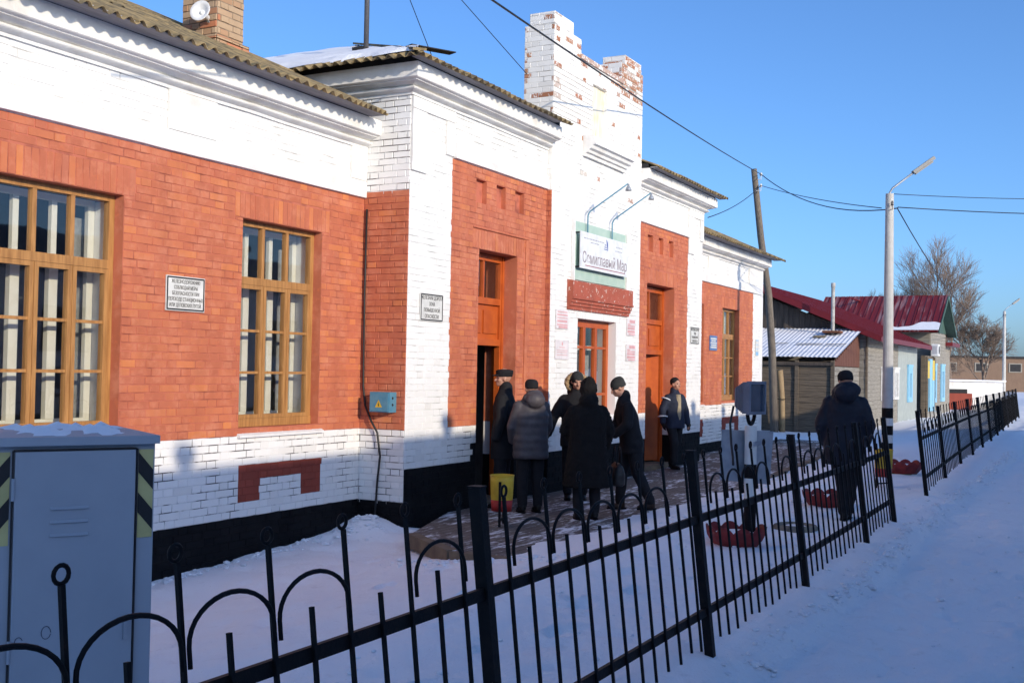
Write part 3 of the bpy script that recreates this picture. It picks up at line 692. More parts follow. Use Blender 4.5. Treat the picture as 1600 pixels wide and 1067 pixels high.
# ------------------------------------------------------------------ windows and doors
def frame_mesh(x0, x1, z0, z1, y0, y1, fw, cols, rows_list, mid=.05, horn=None):
    """returns MB frame bars and list of pane rects. cols: inner x divisions; rows_list: z divisions"""
    m = MB()
    m.box(x0, x0+fw, y0, y1, z0, z1); m.box(x1-fw, x1, y0, y1, z0, z1)
    m.box(x0+fw, x1-fw, y0, y1, z1-fw, z1); m.box(x0+fw, x1-fw, y0, y1, z0, z0+fw)
    return m
def wing_window(a, b_, near=True):
    W0, W1 = a, b_; z0, z1 = WIN_Z0, WIN_Z1; y0, y1 = .115, .185
    m = MB(); fw = .065
    m.box(W0+.002, W0+fw, y0, y1, z0+.04, z1-.002); m.box(W1-fw, W1-.002, y0, y1, z0+.04, z1-.002)
    m.box(W0+fw, W1-fw, y0, y1, z1-.06, z1-.002); m.box(W0+.002, W1-.002, y0-.01, y1, z0+.003, z0+.04+.05)
    tz0, tz1 = 2.545, 2.625
    m.box(W0+fw, W1-fw, y0-.012, y1, tz0, tz1)
    win = m.build('window', M_ochre, st)
    xs_ = [W0+fw+(W1-W0-2*fw)*i/3 for i in range(4)]
    def pane(x0, x1, za, zb, y):
        k = MB(); k.box(x0, x1, y, y+.004, za, zb); k.build('pane', M_glass, win)
    # upper lights
    for i in (1,2):
        k = MB(); k.box(xs_[i]-.022, xs_[i]+.022, y0+.005, y1-.005, tz1, z1-.06); k.build('mullion', M_ochre, win)
    for i in range(3): pane(xs_[i]+(.022 if i else 0), xs_[i+1]-(.022 if i < 2 else 0), tz1, z1-.06, .15)
    # three casements
    zb, zt_ = z0+.092, tz0-.003; g = .004; s = .042
    for i in range(3):
        c0, c1 = xs_[i]+g, xs_[i+1]-g; k = MB()
        k.box(c0, c0+s, y0-.014, y1-.02, zb, zt_); k.box(c1-s, c1, y0-.014, y1-.02, zb, zt_)
        k.box(c0+s, c1-s, y0-.014, y1-.02, zb, zb+s); k.box(c0+s, c1-s, y0-.014, y1-.02, zt_-s, zt_)
        hh = (zt_-zb-2*s)
        for j in (1,2): k.box(c0+s, c1-s, y0-.004, y1-.03, zb+s+hh*j/3-.014, zb+s+hh*j/3+.014)
        k.build('casement', M_ochre, win)
        for j in range(3): pane(c0+s, c1-s, zb+s+hh*j/3+(.014 if j else 0), zb+s+hh*(j+1)/3-(.014 if j < 2 else 0), .128)
        k = MB(); k.box(c0-.006, c0+.0, y0-.02, y0-.008, zb, zt_); k.build('cover_strip', M_ochre, win)
    # white inner window
    k = MB(); yi0, yi1 = .36, .405
    k.box(W0+.02, W0+.09, yi0, yi1, z0+.06, z1-.04); k.box(W1-.09, W1-.02, yi0, yi1, z0+.06, z1-.04); k.box(W0+.09, W1-.09, yi0, yi1, z0+.06, z0+.15); k.box(W0+.09, W1-.09, yi0, yi1, z1-.1, z1-.04); k.box(W0+.09, W1-.09, yi0, yi1, tz0-.02, tz1+.02)
    for i in (1,2): k.box(xs_[i]-.048, xs_[i]+.048, yi0-.01, yi1, z0+.15, tz0-.02); k.box(xs_[i]-.03, xs_[i]+.03, yi0, yi1, tz1+.02, z1-.1)
    k.build('inner_frame', M_inner, win)
    k = MB(); k.box(W0+.05, W1-.05, .20, .34, z0+.045, z0+.055); k.build('inner_ledge', M_inner, win)
    k = MB(); k.box(W1-.014, W1-.003, .19, .50, z0+.05, z1-.05); k.box(W0+.003, W0+.014, .19, .50, z0+.05, z1-.05); k.build('inner_reveal', M_plaster, win)
    # curtain beside the jamb
    k = MB(); prof = [(W1-.16+.13*i/16, .50+.02*math.sin(i*1.9)) for i in range(17)]
    k.loft([[(x,y,z0+.05) for x,y in prof]+[(x,y+.006,z0+.05) for x,y in prof[::-1]], [(x,y,z1-.2) for x,y in prof]+[(x,y+.006,z1-.2) for x,y in prof[::-1]]]); k.build('curtain', M_curt, win)
    # sloping whitewashed sill
    k = MB(); k.loft([[(W0-.02,.115,z0+.0),(W0-.02,-.045,z0-.075),(W0-.02,-.045,z0-.10),(W0-.02,.115,z0-.10)],[(W1+.06,.115,z0+.0),(W1+.06,-.045,z0-.075),(W1+.06,-.045,z0-.10),(W1+.06,.115,z0-.10)]]); k.build('window_sill', M_plaster, win, fix=True)
    return win
for a, b_ in wins_l+wins_r: wing_window(a, b_)

def gable_window():
    W0, W1, z0, z1 = GW; y0, y1 = YG+.14, YG+.20; fw = .07; m = MB()
    m.box(W0+.002, W0+fw, y0, y1, z0, z1-.01); m.box(W1-fw, W1-.002, y0, y1, z0, z1-.01); m.box(W0+fw, W1-fw, y0, y1, z1-.10, z1-.01); m.box(W0+fw, W1-fw, y0-.01, y1, z0+.003, z0+.08)
    win = m.build('window', M_orange, st)
    xs_ = [W0+fw+(W1-W0-2*fw)*i/3 for i in range(4)]; s = .045; zr = [z0+.08, 1.30, 2.06, z1-.10]
    for i in range(3):
        c0, c1 = xs_[i]+.003, xs_[i+1]-.003; k = MB()
        k.box(c0, c0+s, y0-.012, y1-.01, zr[0], zr[3]); k.box(c1-s, c1, y0-.012, y1-.01, zr[0], zr[3])
        for z in zr: k.box(c0+s, c1-s, y0-.008, y1-.01, max(z-.02, zr[0]), min(z+.02, zr[3]))
        k.build('casement', M_orange, win)
        for j in range(3):
            k = MB(); k.box(c0+s, c1-s, y0+.02, y0+.024, zr[j]+.02, zr[j+1]-.02); k.build('pane', M_glass, win)
    k = MB()
    for i in range(4): x = xs_[i]; k.box(x-.04, x+.04, YG+.36, YG+.40, z0+.05, z1-.05)
    k.box(xs_[0], xs_[3], YG+.36, YG+.40, 2.02, 2.10); k.build('inner_frame', M_inner, win)
    k = MB(); prof = [(W0+.05+(W1-W0-.1)*i/60, YG+.46+.02*math.sin(i*1.3)) for i in range(61)]
    k.loft([[(x,y,z0+.02) for x,y in prof]+[(x,y+.004,z0+.02) for x,y in prof[::-1]], [(x,y,1.95) for x,y in prof]+[(x,y+.004,1.95) for x,y in prof[::-1]]]); k.build('curtain', M_curt, win)
    k = MB(); k.loft([[(W0-.02,YG+.13,z0),(W0-.02,YG-.05,z0-.06),(W0-.02,YG-.05,z0-.09),(W0-.02,YG+.13,z0-.09)],[(W1+.04,YG+.13,z0),(W1+.04,YG-.05,z0-.06),(W1+.04,YG-.05,z0-.09),(W1+.04,YG+.13,z0-.09)]]); k.build('window_sill', M_plaster, win, fix=True)
gable_window()

M_knob = flat('dull_brass', (.25,.19,.09), .4, .6)
def door(x0, x1, open_leaf, zf):
    y0, y1 = YC+.22, YC+.30; z1 = 3.27; fw = .085; t0, t1, p0 = 2.60, 2.66, 2.06
    m = MB(); m.box(x0+.002, x0+fw, y0, y1, zf, z1); m.box(x1-fw, x1-.002, y0, y1, zf, z1); m.box(x0+fw, x1-fw, y0, y1, z1-.09, z1)
    m.box(x0+fw, x1-fw, y0-.01, y1, t0-.02, t1+.01); m.box(x0+fw, x1-fw, y0-.02, y1, p0-.05, p0+.04)
    m.box(x0+.002, x0+fw*.6, y0-.018, y0, zf, z1); m.box(x1-fw*.6, x1-.002, y0-.018, y0, zf, z1)
    m.box(x1-fw*.5, x1-.002, y1, y1+.07, zf, p0)
    d = m.build('door', M_orange, st); xm = (x0+x1)/2
    k = MB(); k.box(xm-.02, xm+.02, y0+.01, y1-.01, t1+.01, z1-.09); k.build('mullion', M_orange, d)
    for a, b_ in ((x0+fw, xm-.02), (xm+.02, x1-fw)):
        k = MB(); k.box(a, b_, y0+.04, y0+.044, t1+.01, z1-.09); k.build('pane', M_glass, d)
    k = MB(); k.box(x0+fw, x1-fw, y0+.035, y1-.01, p0+.04, t0-.02)
    for a, b_ in ((x0+fw+.05, xm-.03), (xm+.03, x1-fw-.05)): k.box(a, b_, y0+.015, y0+.034, p0+.12, t0-.10)
    k.build('over_panel', M_orange, d)
    # leaves: one swung inwards, one ajar
    for hinge, sg, ang, w in open_leaf:
        k = MB(); w_ = w
        k.box(0, sg*w_, -.02, .02, zf+.03, p0-.055) if sg > 0 else k.box(sg*w_, 0, -.02, .02, zf+.03, p0-.055)
        for za, zb in ((zf+.18, zf+.85), (zf+1.0, zf+1.85)):
            a, b_ = (.09, w_-.09) if sg > 0 else (-w_+.09, -.09)
            for yy in (-.032, .021): k.box(a, b_, yy, yy+.011, za, zb)
        lf = k.build('door_leaf', M_orange, d); lf.location = (hinge, y1-.02, 0); lf.rotation_euler = (0, 0, ang)
        k = MB(); k.box(sg*(w_-.07)-.012, sg*(w_-.07)+.012, -.07, -.033, zf+.98, zf+1.12); h = k.build('handle', M_knob, d); h.location = lf.location; h.rotation_euler = lf.rotation_euler
    k = MB(); k.box(x0+.005, x1-.005, YC-.0+.01, y1+.25, zf-.5, zf); k.build('threshold', M_kerb, d)
door(DL[0], DL[1], [(12.89, 1, R(100), .44)], -.10)
door(DR[0], DR[1], [(20.31, -1, R(-28), .60), (19.03, 1, R(6), .62)], -.04)

# ------------------------------------------------------------------ signs on the wall
M_sgnw = flat('sign_white_enamel', (.72,.71,.66), .35); M_sgnk = flat('sign_black', (.015,.015,.017), .5); M_pink = flat('faded_red_print', (.72,.40,.40), .6)
M_paleplq = flat('pale_plaque', (.78,.72,.71), .45); M_blue = flat('sign_blue', (.10,.20,.42), .4); M_dkbl = flat('dark_blue_print', (.02,.08,.35), .5); M_grey = flat('grey_print', (.42,.42,.45), .6)
def plate(name, label, x0, x1, z0, z1, y, lines, size, border=True, bg=None, ink=None, group=None, sx=1.0, cat='sign', space=1.15):
    t_ = thing(name, label, cat, ((x0+x1)/2, y, (z0+z1)/2), 0, group); w, h = x1-x0, z1-z0
    m = MB(); m.box(-w/2, w/2, -.012, 0, -h/2, h/2); m.build('plate', bg or M_sgnw, t_)
    if border:
        m = MB(); e = .014; f = .008
        m.box(-w/2+f, w/2-f, -.015, -.0122, -h/2+f, -h/2+f+e); m.box(-w/2+f, w/2-f, -.015, -.0122, h/2-f-e, h/2-f); m.box(-w/2+f, -w/2+f+e, -.015, -.0122, -h/2+f+e, h/2-f-e); m.box(w/2-f-e, w/2-f, -.015, -.0122, -h/2+f+e, h/2-f-e); m.build('border', ink or M_sgnk, t_)
    if lines: text_obj('lettering', lines, size, ink or M_sgnk, t_, (0,-.0135,0), sx=sx, space=space)
    for sx_, sz_ in ((-1,-1),(1,-1),(-1,1),(1,1)):
        m = MB(); m.ell((sx_*(w/2-.012), -.013, sz_*(h/2-.012)), (.005,.003,.005), 8, 5); m.build('screw', M_gal, t_)
    return t_
SP = .010
plate('warning_sign', 'white safety sign between the two wing windows with five lines of black lettering', 7.87, 8.39, 2.20, 2.54, YW-SP, 'ЖЕЛЕЗНОДОРОЖНИК!\nСОБЛЮДАЙ МЕРЫ\nБЕЗОПАСНОСТИ ПРИ\nПЕРЕХОДЕ СТАНЦИОННЫХ\nИЛИ ДЕПОВСКИХ ПУТЕЙ.', .050, sx=.68)
plate('warning_sign', 'white danger zone sign on the near white corner pilaster', 11.36, 11.88, 2.26, 2.60, YC-SP, 'ЖЕЛЕЗНАЯ ДОРОГА\nЗОНА\nПОВЫШЕННОЙ\nОПАСНОСТИ', .066, sx=.74)
plate('warning_sign', 'white danger zone sign on the far white pilaster beside the second door', 21.33, 21.86, 2.26, 2.60, YC-SP, 'ЖЕЛЕЗНАЯ ДОРОГА\nЗОНА\nПОВЫШЕННОЙ\nОПАСНОСТИ', .066, sx=.74)
def bars(t_, rows_, mat_, w, name='print_line', y=-.0152):
    for z, a, b_, h in rows_:
        m = MB(); m.box(a*w, b_*w, y, y+.003, z-h/2, z+h/2); m.build(name, mat_, t_)
for (x0, x1, z0, z1, lab, style) in ((14.97,15.39,2.31,2.60,'pink printed plaque above another plaque left of the gable window',1),(14.96,15.42,1.85,2.14,'pale plaque with small crest, lower left of the gable window',2),
      (17.76,18.15,2.30,2.59,'upper pink plaque right of the gable window',3),(17.75,18.17,1.86,2.15,'lower pink plaque right of the gable window',3)):
    t_ = plate('wall_plaque', lab, x0, x1, z0, z1, YG-SP, None, 0, border=False, bg=M_paleplq, cat='plaque'); w = x1-x0
    if style == 1: bars(t_, [(.11,-.4,.4,.014),(.065,-.42,.42,.022),(.02,-.42,.42,.012),(-.03,-.42,.4,.03),(-.085,-.42,.42,.022),(-.12,-.3,.42,.03)], M_pink, w)
    elif style == 2:
        m = MB(); m.ell((0,-.014,.09), (.022,.003,.03), 12, 6); m.build('crest', M_pink, t_); bars(t_, [(.035,-.2,.2,.01),(-.01,-.4,.4,.008),(-.04,-.38,.38,.008),(-.08,-.4,.4,.008)], M_pink, w)
    else: bars(t_, [(.10,-.2,.42,.05),(.05,-.4,-.1,.02),(.02,-.4,.42,.02),(-.02,-.42,.4,.035),(-.075,-.42,.42,.04),(-.12,-.3,.42,.022)], M_pink, w)
t_ = plate('notice_plate', 'small blue notice plate left of the far wing window', 24.60, 25.14, 2.20, 2.54, YW-SP, None, 0, border=False, bg=M_blue)
bars(t_, [(.10,-.4,.4,.035),(.05,-.3,.3,.03),(0,-.42,.42,.03),(-.05,-.35,.4,.03),(-.10,-.42,.42,.035)], M_sgnw, .54)
t_ = plate('notice_plate', 'narrow white and light blue plate on the far end pilaster', 28.38, 28.67, 2.14, 2.56, YW-SP, None, 0, border=False)
bars(t_, [(-.15,-.44,.44,.09),(-.03,-.44,.44,.012),(.08,-.44,.44,.012),(.19,-.44,.44,.025)], flat('light_blue_print', (.30,.55,.78), .5), .29)

# station name board with lamps
M_mint = pm('mint_painted_board', (.36,.50,.42), (.44,.55,.47), 5, .6, .2, 40)
nb = thing('station_name_board', 'white station name board on a mint green panel above the gable window', 'sign', (16.57,YG-.01,3.54))
m = MB(); m.box(-1.05,1.05,-.02,0,-.45,.46); m.build('back_board', M_mint, nb)
m = MB(); m.box(-1.085,-1.05,-.05,0,-.47,.48); m.box(1.05,1.085,-.05,0,-.47,.48); m.build('board_edge', M_plaster, nb)
m = MB(); m.box(-.99,.95,-.115,-.095,-.27,.30); m.build('sign_panel', flat('bright_sign_white', (.80,.80,.80), .3), nb)
for x in (-.97,.93):
    for z in (-.25,.28): m = MB(); m.box(x-.015, x+.015, -.094, -.021, z-.012, z+.012); m.build('standoff', M_sgnk, nb)
text_obj('lettering', 'Семиглавый Мар', .245, flat('sign_grey_lettering', (.30,.24,.25), .6), nb, (-.02,-.117,-.105), sx=.88)
m = MB(); m.box(-.82,.80,-.1175,-.1155,-.225,-.212); m.build('underline', flat('dark_red_line', (.35,.09,.10), .6), nb)
for rows_ in ([(.205,-.88,-.10,.016),(.155,-.62,-.30,.016)], [(.185,.40,.66,.016),(.12,.38,.66,.016)]):
    for z, a, b_, h in rows_:
        x = a
        while x < b_-.02:
            w = random.uniform(.03,.09); m = MB(); m.box(x, min(x+w,b_), -.1172, -.1155, z-h/2, z+h/2); m.build('small_print', M_grey, nb); x += w+.02
m = MB()      # emblem: leaning blue wing
pts = [(.02,.27),(.06,.25),(.09,.20),(.10,.14),(.095,.09),(.075,.09),(.07,.14),(.05,.19)]
m.add([(x-.03,-.1172,z) for x, z in pts], [tuple(range(len(pts)))[::-1]])
for z, a, b_ in ((.105,-.06,.06),(.14,-.05,.045),(.175,-.03,.03)): m.box(a-.03, b_-.03, -.1172, -.1157, z-.006, z+.006)
m.build('emblem', M_dkbl, nb)
M_bluepipe = flat('blue_pipe_paint', (.10,.26,.36), .45)
for x in (-.62,.36):
    m = MB(); pts = [(x,-.06,.05),(x,-.06,.56)]
    for i in range(1,7): a_ = i/6*R(58); pts.append((x, -.06-.12*(1-math.cos(a_)), .56+.12*math.sin(a_)))
    e = pts[-1]; pts.append((x, e[1]-.72*math.sin(R(58)), e[2]+.72*math.cos(R(58))))
    m.tube(pts, .0115, 10); m.build('lamp_bracket', M_bluepipe, nb, smooth=True); e = pts[-1]
    m = MB(); m.lathe([(.010,.02),(.015,.015),(.017,-.015),(.036,-.04),(.052,-.085),(.048,-.087),(.03,-.045)], 14, (e[0],e[1]-.01,e[2]-.02), cap=False); m.lathe([(.014,-.02),(.022,-.045),(.018,-.08),(0.004,-.09)], 10, (e[0],e[1]-.01,e[2]-.02)); m.build('lamp_shade', M_gal, nb, smooth=True)

# electrical box on the return wall + cable
eb = thing('electrical_box', 'small blue electrical box with warning triangle on the brick return wall', 'electrical box', (X1-.012, -.40, 1.27))
M_ebl = pm('scuffed_blue_enamel', (.06,.20,.30), (.10,.24,.32), 14, .45, .2, 40)
m = MB(); m.box(-.15,0,-.14,.14,-.12,.12); m.build('case', M_ebl, eb)
m = MB(); m.box(-.165,-.151,-.13,.13,-.11,.11); m.build('lid', M_ebl, eb)
m = MB(); m.add([(-.168,.05,-.06),(-.168,-.05,-.06),(-.168,0,.03)], [(0,1,2)]); m.build('warning_triangle', flat('warning_yellow', (.70,.45,.04), .5), eb)
m = MB(); m.add([(-.1695,.008,-.045),(-.1695,-.010,-.045),(-.1695,.004,.008)], [(0,1,2)]); m.build('lightning_mark', M_sgnk, eb)
for z in (.05,-.03): m = MB(); m.ell((-.08,-.142,z), (.016,.006,.016), 10, 6); m.build('gland', M_sgnk, eb)
M_cable = flat('black_cable', (.015,.015,.016), .5)
def cable(name, label, pts, r_=.012, sub=None, cat='cable', mat_=None):
    m = MB(); m.tube(pts, r_, 8); o = m.build(name, mat_ or M_cable, None, smooth=True); tag(o, label, cat); return o
cb = MB(); cb.tube([(X1-.025,-.06,3.6),(X1-.022,-.05,2.6),(X1-.028,-.06,1.8),(X1-.022,-.06,1.45),(X1-.03,-.10,1.22),(X1-.05,-.20,1.05),(X1-.05,-.30,.90),(X1-.04,-.34,.62),(X1-.03,-.30,.30),(X1-.03,-.28,-.05),(X1-.05,-.28,-.3)], .013, 8)
tag(cb.build('power_cable', M_cable, None, smooth=True), 'black cable running down the return wall past the blue box', 'cable')

# loudspeaker on the chimney
ls = thing('horn_loudspeaker', 'white horn loudspeaker fixed to the tan chimney', 'loudspeaker', (CX0-.05, CY0+.10, 5.70), R(0))
m = MB(); m.lathe([(.03,.0),(.035,.06),(.05,.10),(.09,.15),(.13,.17),(.125,.175),(.08,.15),(.03,.12)], 20, cap=False); m.ell((0,0,.10), (.035,.035,.05), 12, 8)
h = m.build('horn', flat('white_enamel', (.75,.75,.74), .4), ls, smooth=True); h.rotation_euler = (0, R(-78), R(-18+90-60))
m = MB(); m.beam((.02,.0,-.05),(-.02,0,.0),.03,.01); m.build('bracket', M_gal, ls)

# antenna mast
am = thing('antenna_mast', 'thin grey antenna mast rising from the snowy centre roof', 'mast', (12.19,.81,5.85))
m = MB(); m.tube([(0,0,0),(0,0,2.6)], .035, 10); m.build('pole', flat('dark_grey_pipe', (.10,.10,.11), .5), am, smooth=True)
m = MB(); m.box(-.18,.18,-.1,.1,-.02,.10); m.build('base_plate', M_dark, am)
for (x, y, z) in ((-2.2,1.2,-.25),(.35,-.9,-.15),(2.64,-1.12,.25),): m = MB(); m.tube([(0,0,2.5),(x*.5,y*.5,1.1+z*.5),(x,y,z)], .006, 5); m.build('guy_wire', M_cable, am)
# ------------------------------------------------------------------ iron fences
LEAN = .115
def fence(name, label, posts, gaps, z_at=0.0, detail=True, step=.365):
    """posts: list of (x,y) bases"""
    t_ = thing(name, label, 'fence', (posts[0][0], posts[0][1], 0)); ox, oy = posts[0]
    def P(x, y, z): return (x-ox, y-oy+LEAN*z, z)
    cyl = {}
    for i, (x, y) in enumerate(posts):
        m = MB(); a = P(x,y,-.35); b_ = P(x,y,1.22+random.uniform(-.015,.01)); m.beam(a, b_, .052, .052, up=(1,0,0)); o = m.build('post', M_iron, t_)
        m = MB(); m.box(b_[0]-.029, b_[0]+.029, b_[1]-.029, b_[1]+.029, b_[2], b_[2]+.006); m.build('post_cap', M_iron, o)
    for i in range(len(posts)-1):
        (xa, ya), (xb, yb) = posts[i], posts[i+1]
        for z, w in ((.82,.046),(.28,.046)):
            m = MB(); m.beam(P(xa,ya,z), P(xb,yb,z), .025, w, up=(0,LEAN,1)); m.build('rail', M_iron, t_)
        L = xb-xa; n_ = max(2, round(L/step)); s = L/n_
        lerp = lambda f: (xa+(xb-xa)*f, ya+(yb-ya)*f)
        gap = gaps[i % len(gaps)]
        for k in range(n_):
            f = (k+.5)/n_; x, y = lerp(f); jt = random.gauss(0,.007)
            m = MB(); m.beam(P(x+jt,y-.018,.10+random.uniform(-.02,.02)), P(x+random.uniform(-.004,.004),y-.018,1.175), .013, .013, up=(1,0,0)); o = m.build('baluster', M_iron, t_)
            m = MB(); c = P(x,y-.018,1.199); m.tube([(c[0]+.022*math.cos(q), c[1]+.0, c[2]+.022*math.sin(q)) for q in [2*math.pi*j/14 for j in range(14)]], .006, 6, closed=True); m.build('ring_finial', M_iron, o, smooth=True)
            if k < n_-1:
                x2, y2 = lerp((k+1)/n_)
                m = MB(); m.beam(P(x2+jt,y2-.018,.10+random.uniform(-.02,.02)), P(x2,y2-.018,.955+random.uniform(-.01,.01)), .013, .013, up=(1,0,0)); m.build('baluster', M_iron, t_)
                if k != gap and detail:
                    x3, y3 = lerp((k+1.5)/n_); pts = []
                    for j in range(17):
                        q = math.pi*j/16; xx = x+.013+(x3-x-.026)*(.5-.5*math.cos(q)); yy = y+(y3-y)*(.5-.5*math.cos(q)); pts.append(P(xx, yy-.034, .955+.115*math.sin(q)))
                    pts = [P(x+.013,y-.034,.90)]+pts+[P(x3-.013,y3-.034,.90)]
                    m = MB()
                    for (p, q) in zip(pts[:-1], pts[1:]): pass
                    m.tube(pts, .0075, 6); m.build('arch', M_iron, t_, smooth=True)
    return t_
fence('iron_fence', 'near black iron fence with ring finials and arches leaning beside the cabinet', [(-1.25,-5.98),(1.27,-5.97),(3.82,-5.96),(6.42,-5.95),(8.82,-5.95),(11.45,-5.93),(13.28,-5.90)], [4,4,5,4,4,3])
p2 = [(16.47,-5.82),(19.45,-5.72),(22.7,-5.61),(25.9,-5.51),(29.0,-5.43),(32.1,-5.36),(35.3,-5.27),(38.5,-5.18),(41.7,-5.10),(45.,-5.0),(48.2,-4.92),(51.5,-4.83)]
fence('iron_fence', 'far black iron fence run starting past the gap by the lamppost', p2, [9,9,9], step=.56)

# ------------------------------------------------------------------ grey cabinet in the foreground
M_cab = pm('grey_blue_cabinet_paint', (.32,.355,.40), (.285,.32,.365), 2.5, .5, .06, 60)
cw = .643; cb = thing('trackside_cabinet', 'tall grey metal trackside cabinet with hazard stripes behind the near fence', 'cabinet', (3.52,-4.39,-.42), R(-29.2))
# local: front face on -Y side; x to the right as seen from the front; origin right-front foot
def hz(x0, x1, zb, zt_, sgn, parent):
    m = MB(); m.box(x0, x1, -.0035, -.0005, zb, zt_); o = m.build('hazard_panel', flat('pale_yellow', (.52,.47,.20), .6), parent)
    k = 0; z = zt_-.05
    while z > zb+.05:
        m = MB(); w = x1-x0; h = .085; d = .075*sgn
        za = z; ya = -.0052
        p = [(x0,ya,za+d/2),(x1,ya,za-d/2),(x1,ya,max(za-d/2-h,zb)),(x0,ya,max(za+d/2-h,zb))]
        m.add(p+[(a,-.0036,c) for a,b_,c in p], [(3,2,1,0),(0,1,5,4),(1,2,6,5),(2,3,7,6),(3,0,4,7)]); m.build('stripe', M_sgnk, o); z -= .17
    return o
HT = 1.80
m = MB(); m.box(-cw,0,.0,.55,0,HT-.03); body = m.build('body', M_cab, cb)
m = MB(); m.box(-cw+.085,-.085,-.018,-.002,.03,HT-.055); dr = m.build('cabinet_door', M_cab, cb)
for x in (-cw+.075,-.078): m = MB(); m.box(x,x+.006,-.0125,-.001,.03,HT-.05); m.build('door_gap', M_dark, dr)
m = MB(); m.box(-cw+.08,-.08,-.0125,-.001,HT-.054,HT-.046); m.build('door_gap', M_dark, dr)
for i in range(3): m = MB(); z = HT-.28-i*.055; m.loft([[(-cw*.5-.10,-.0185,z),(-cw*.5-.10,-.027,z-.012),(-cw*.5-.10,-.0185,z-.014)],[(-cw*.5+.05,-.0185,z),(-cw*.5+.05,-.027,z-.012),(-cw*.5+.05,-.0185,z-.014)]]); m.build('louvre', M_cab, dr, fix=True)
hz(-.068,-.006,HT-.43,HT-.055,1,cb); hz(-cw+.006,-cw+.068,HT-.43,HT-.055,-1,cb)
m = MB(); m.loft([[(-cw-.012,-.035,HT-.03),(.012,-.035,HT-.03),(.012,.57,HT-.03),(-cw-.012,.57,HT-.03)],[(-cw-.012,-.035,HT+.005),(.012,-.035,HT+.005),(.012,.57,HT+.005),(-cw-.012,.57,HT+.005)],[(-cw+.06,.12,HT+.022),(-.06,.12,HT+.022),(-.06,.42,HT+.022),(-cw+.06,.42,HT+.022)]]); m.build('cabinet_roof', M_cab, cb, fix=True)
m = MB(); nn = 14; g = []
for i in range(nn+1):
    g.append([])
    for j in range(9):
        x = -cw+.0+(cw-.0)*i/nn; y = -.022+.57*j/8; e = min(i, nn-i, 3)/3*min(j, 8-j, 2)/2
        g[-1].append((x, y, HT+.004+.026*e+.012*math.sin(i*1.3+j*.9)*e+.008*math.sin(i*3.1+j*2)*e))
for i in range(nn):
    for j in range(8): m.quad(g[i][j], g[i+1][j], g[i+1][j+1], g[i][j+1])
m.build('snow_cap', M_snow, cb, smooth=True)
m = MB()
for cx, cz, r_, a0, a1 in ((-cw*.82,.98,.022,.4,5.4),(-cw*.66,1.01,.026,0,6.0)):
    m.tube([(cx+r_*.7*math.cos(a0+(a1-a0)*i/12), -.0195, cz+r_*math.sin(a0+(a1-a0)*i/12)) for i in range(13)], .0014, 5)
m.tube([(-cw*.88,-.0195,.96),(-cw*.86,-.0195,.965),(-cw*.84,-.0195,.96)], .0014, 5)
m.build('scribble', flat('scribble_pen', (.06,.07,.11), .7), dr)
m = MB(); m.box(-.12,-.10,-.03,-.019,.95,1.05); m.build('lock', M_gal, dr)
for z in (.25,.9,1.55): m = MB(); m.tube([(-cw+.079,-.021,z),(-cw+.079,-.021,z+.09)], .007, 8); m.build('hinge', M_cab, dr)

# ------------------------------------------------------------------ litter bins, tyre planters, floodlight post
M_ylw = pm('yellow_bin_paint', (.60,.40,.03), (.48,.31,.025), 8, .55, .1); M_rdp = pm('red_bin_paint', (.42,.03,.025), (.33,.025,.02), 8, .5, .15)
def bin_(label, x, y, z, rz=0, group='litter bins'):
    t_ = thing('litter_bin', label, 'litter bin', (x,y,z), rz, group)
    m = MB(); m.lathe([(.128,.30),(.137,.50),(.14,.58),(.134,.58),(.128,.34)], 24, cap=False); m.build('barrel', M_ylw, t_, smooth=True)
    m = MB(); m.lathe([(.118,.17),(.120,.17),(.129,.302),(.0,.302)][:3], 24, cap=True); m.build('red_base', M_rdp, t_, smooth=True)
    m = MB(); m.tube([(.139*math.cos(q),.139*math.sin(q),.582) for q in [2*math.pi*j/24 for j in range(24)]], .006, 6, closed=True); m.build('rim', M_ylw, t_)
    for s in (-1,1): m = MB(); m.beam((s*.155,0,0),(s*.155,0,.52),.03,.012); m.build('leg', M_iron, t_)
    m = MB(); m.beam((-.155,0,.07),(.155,0,.07),.02,.02); m.build('crossbar', M_iron, t_)
bin_('yellow and red litter bin on the paving below the near door', 11.45, -1.80, -.13, R(20))
bin_('yellow and red litter bin behind the end of the near fence', 17.75, -5.02, -.02, R(-30))
M_tyre = pm('red_painted_tyre', (.27,.022,.02), (.15,.014,.014), 9, .55, .3, 40)
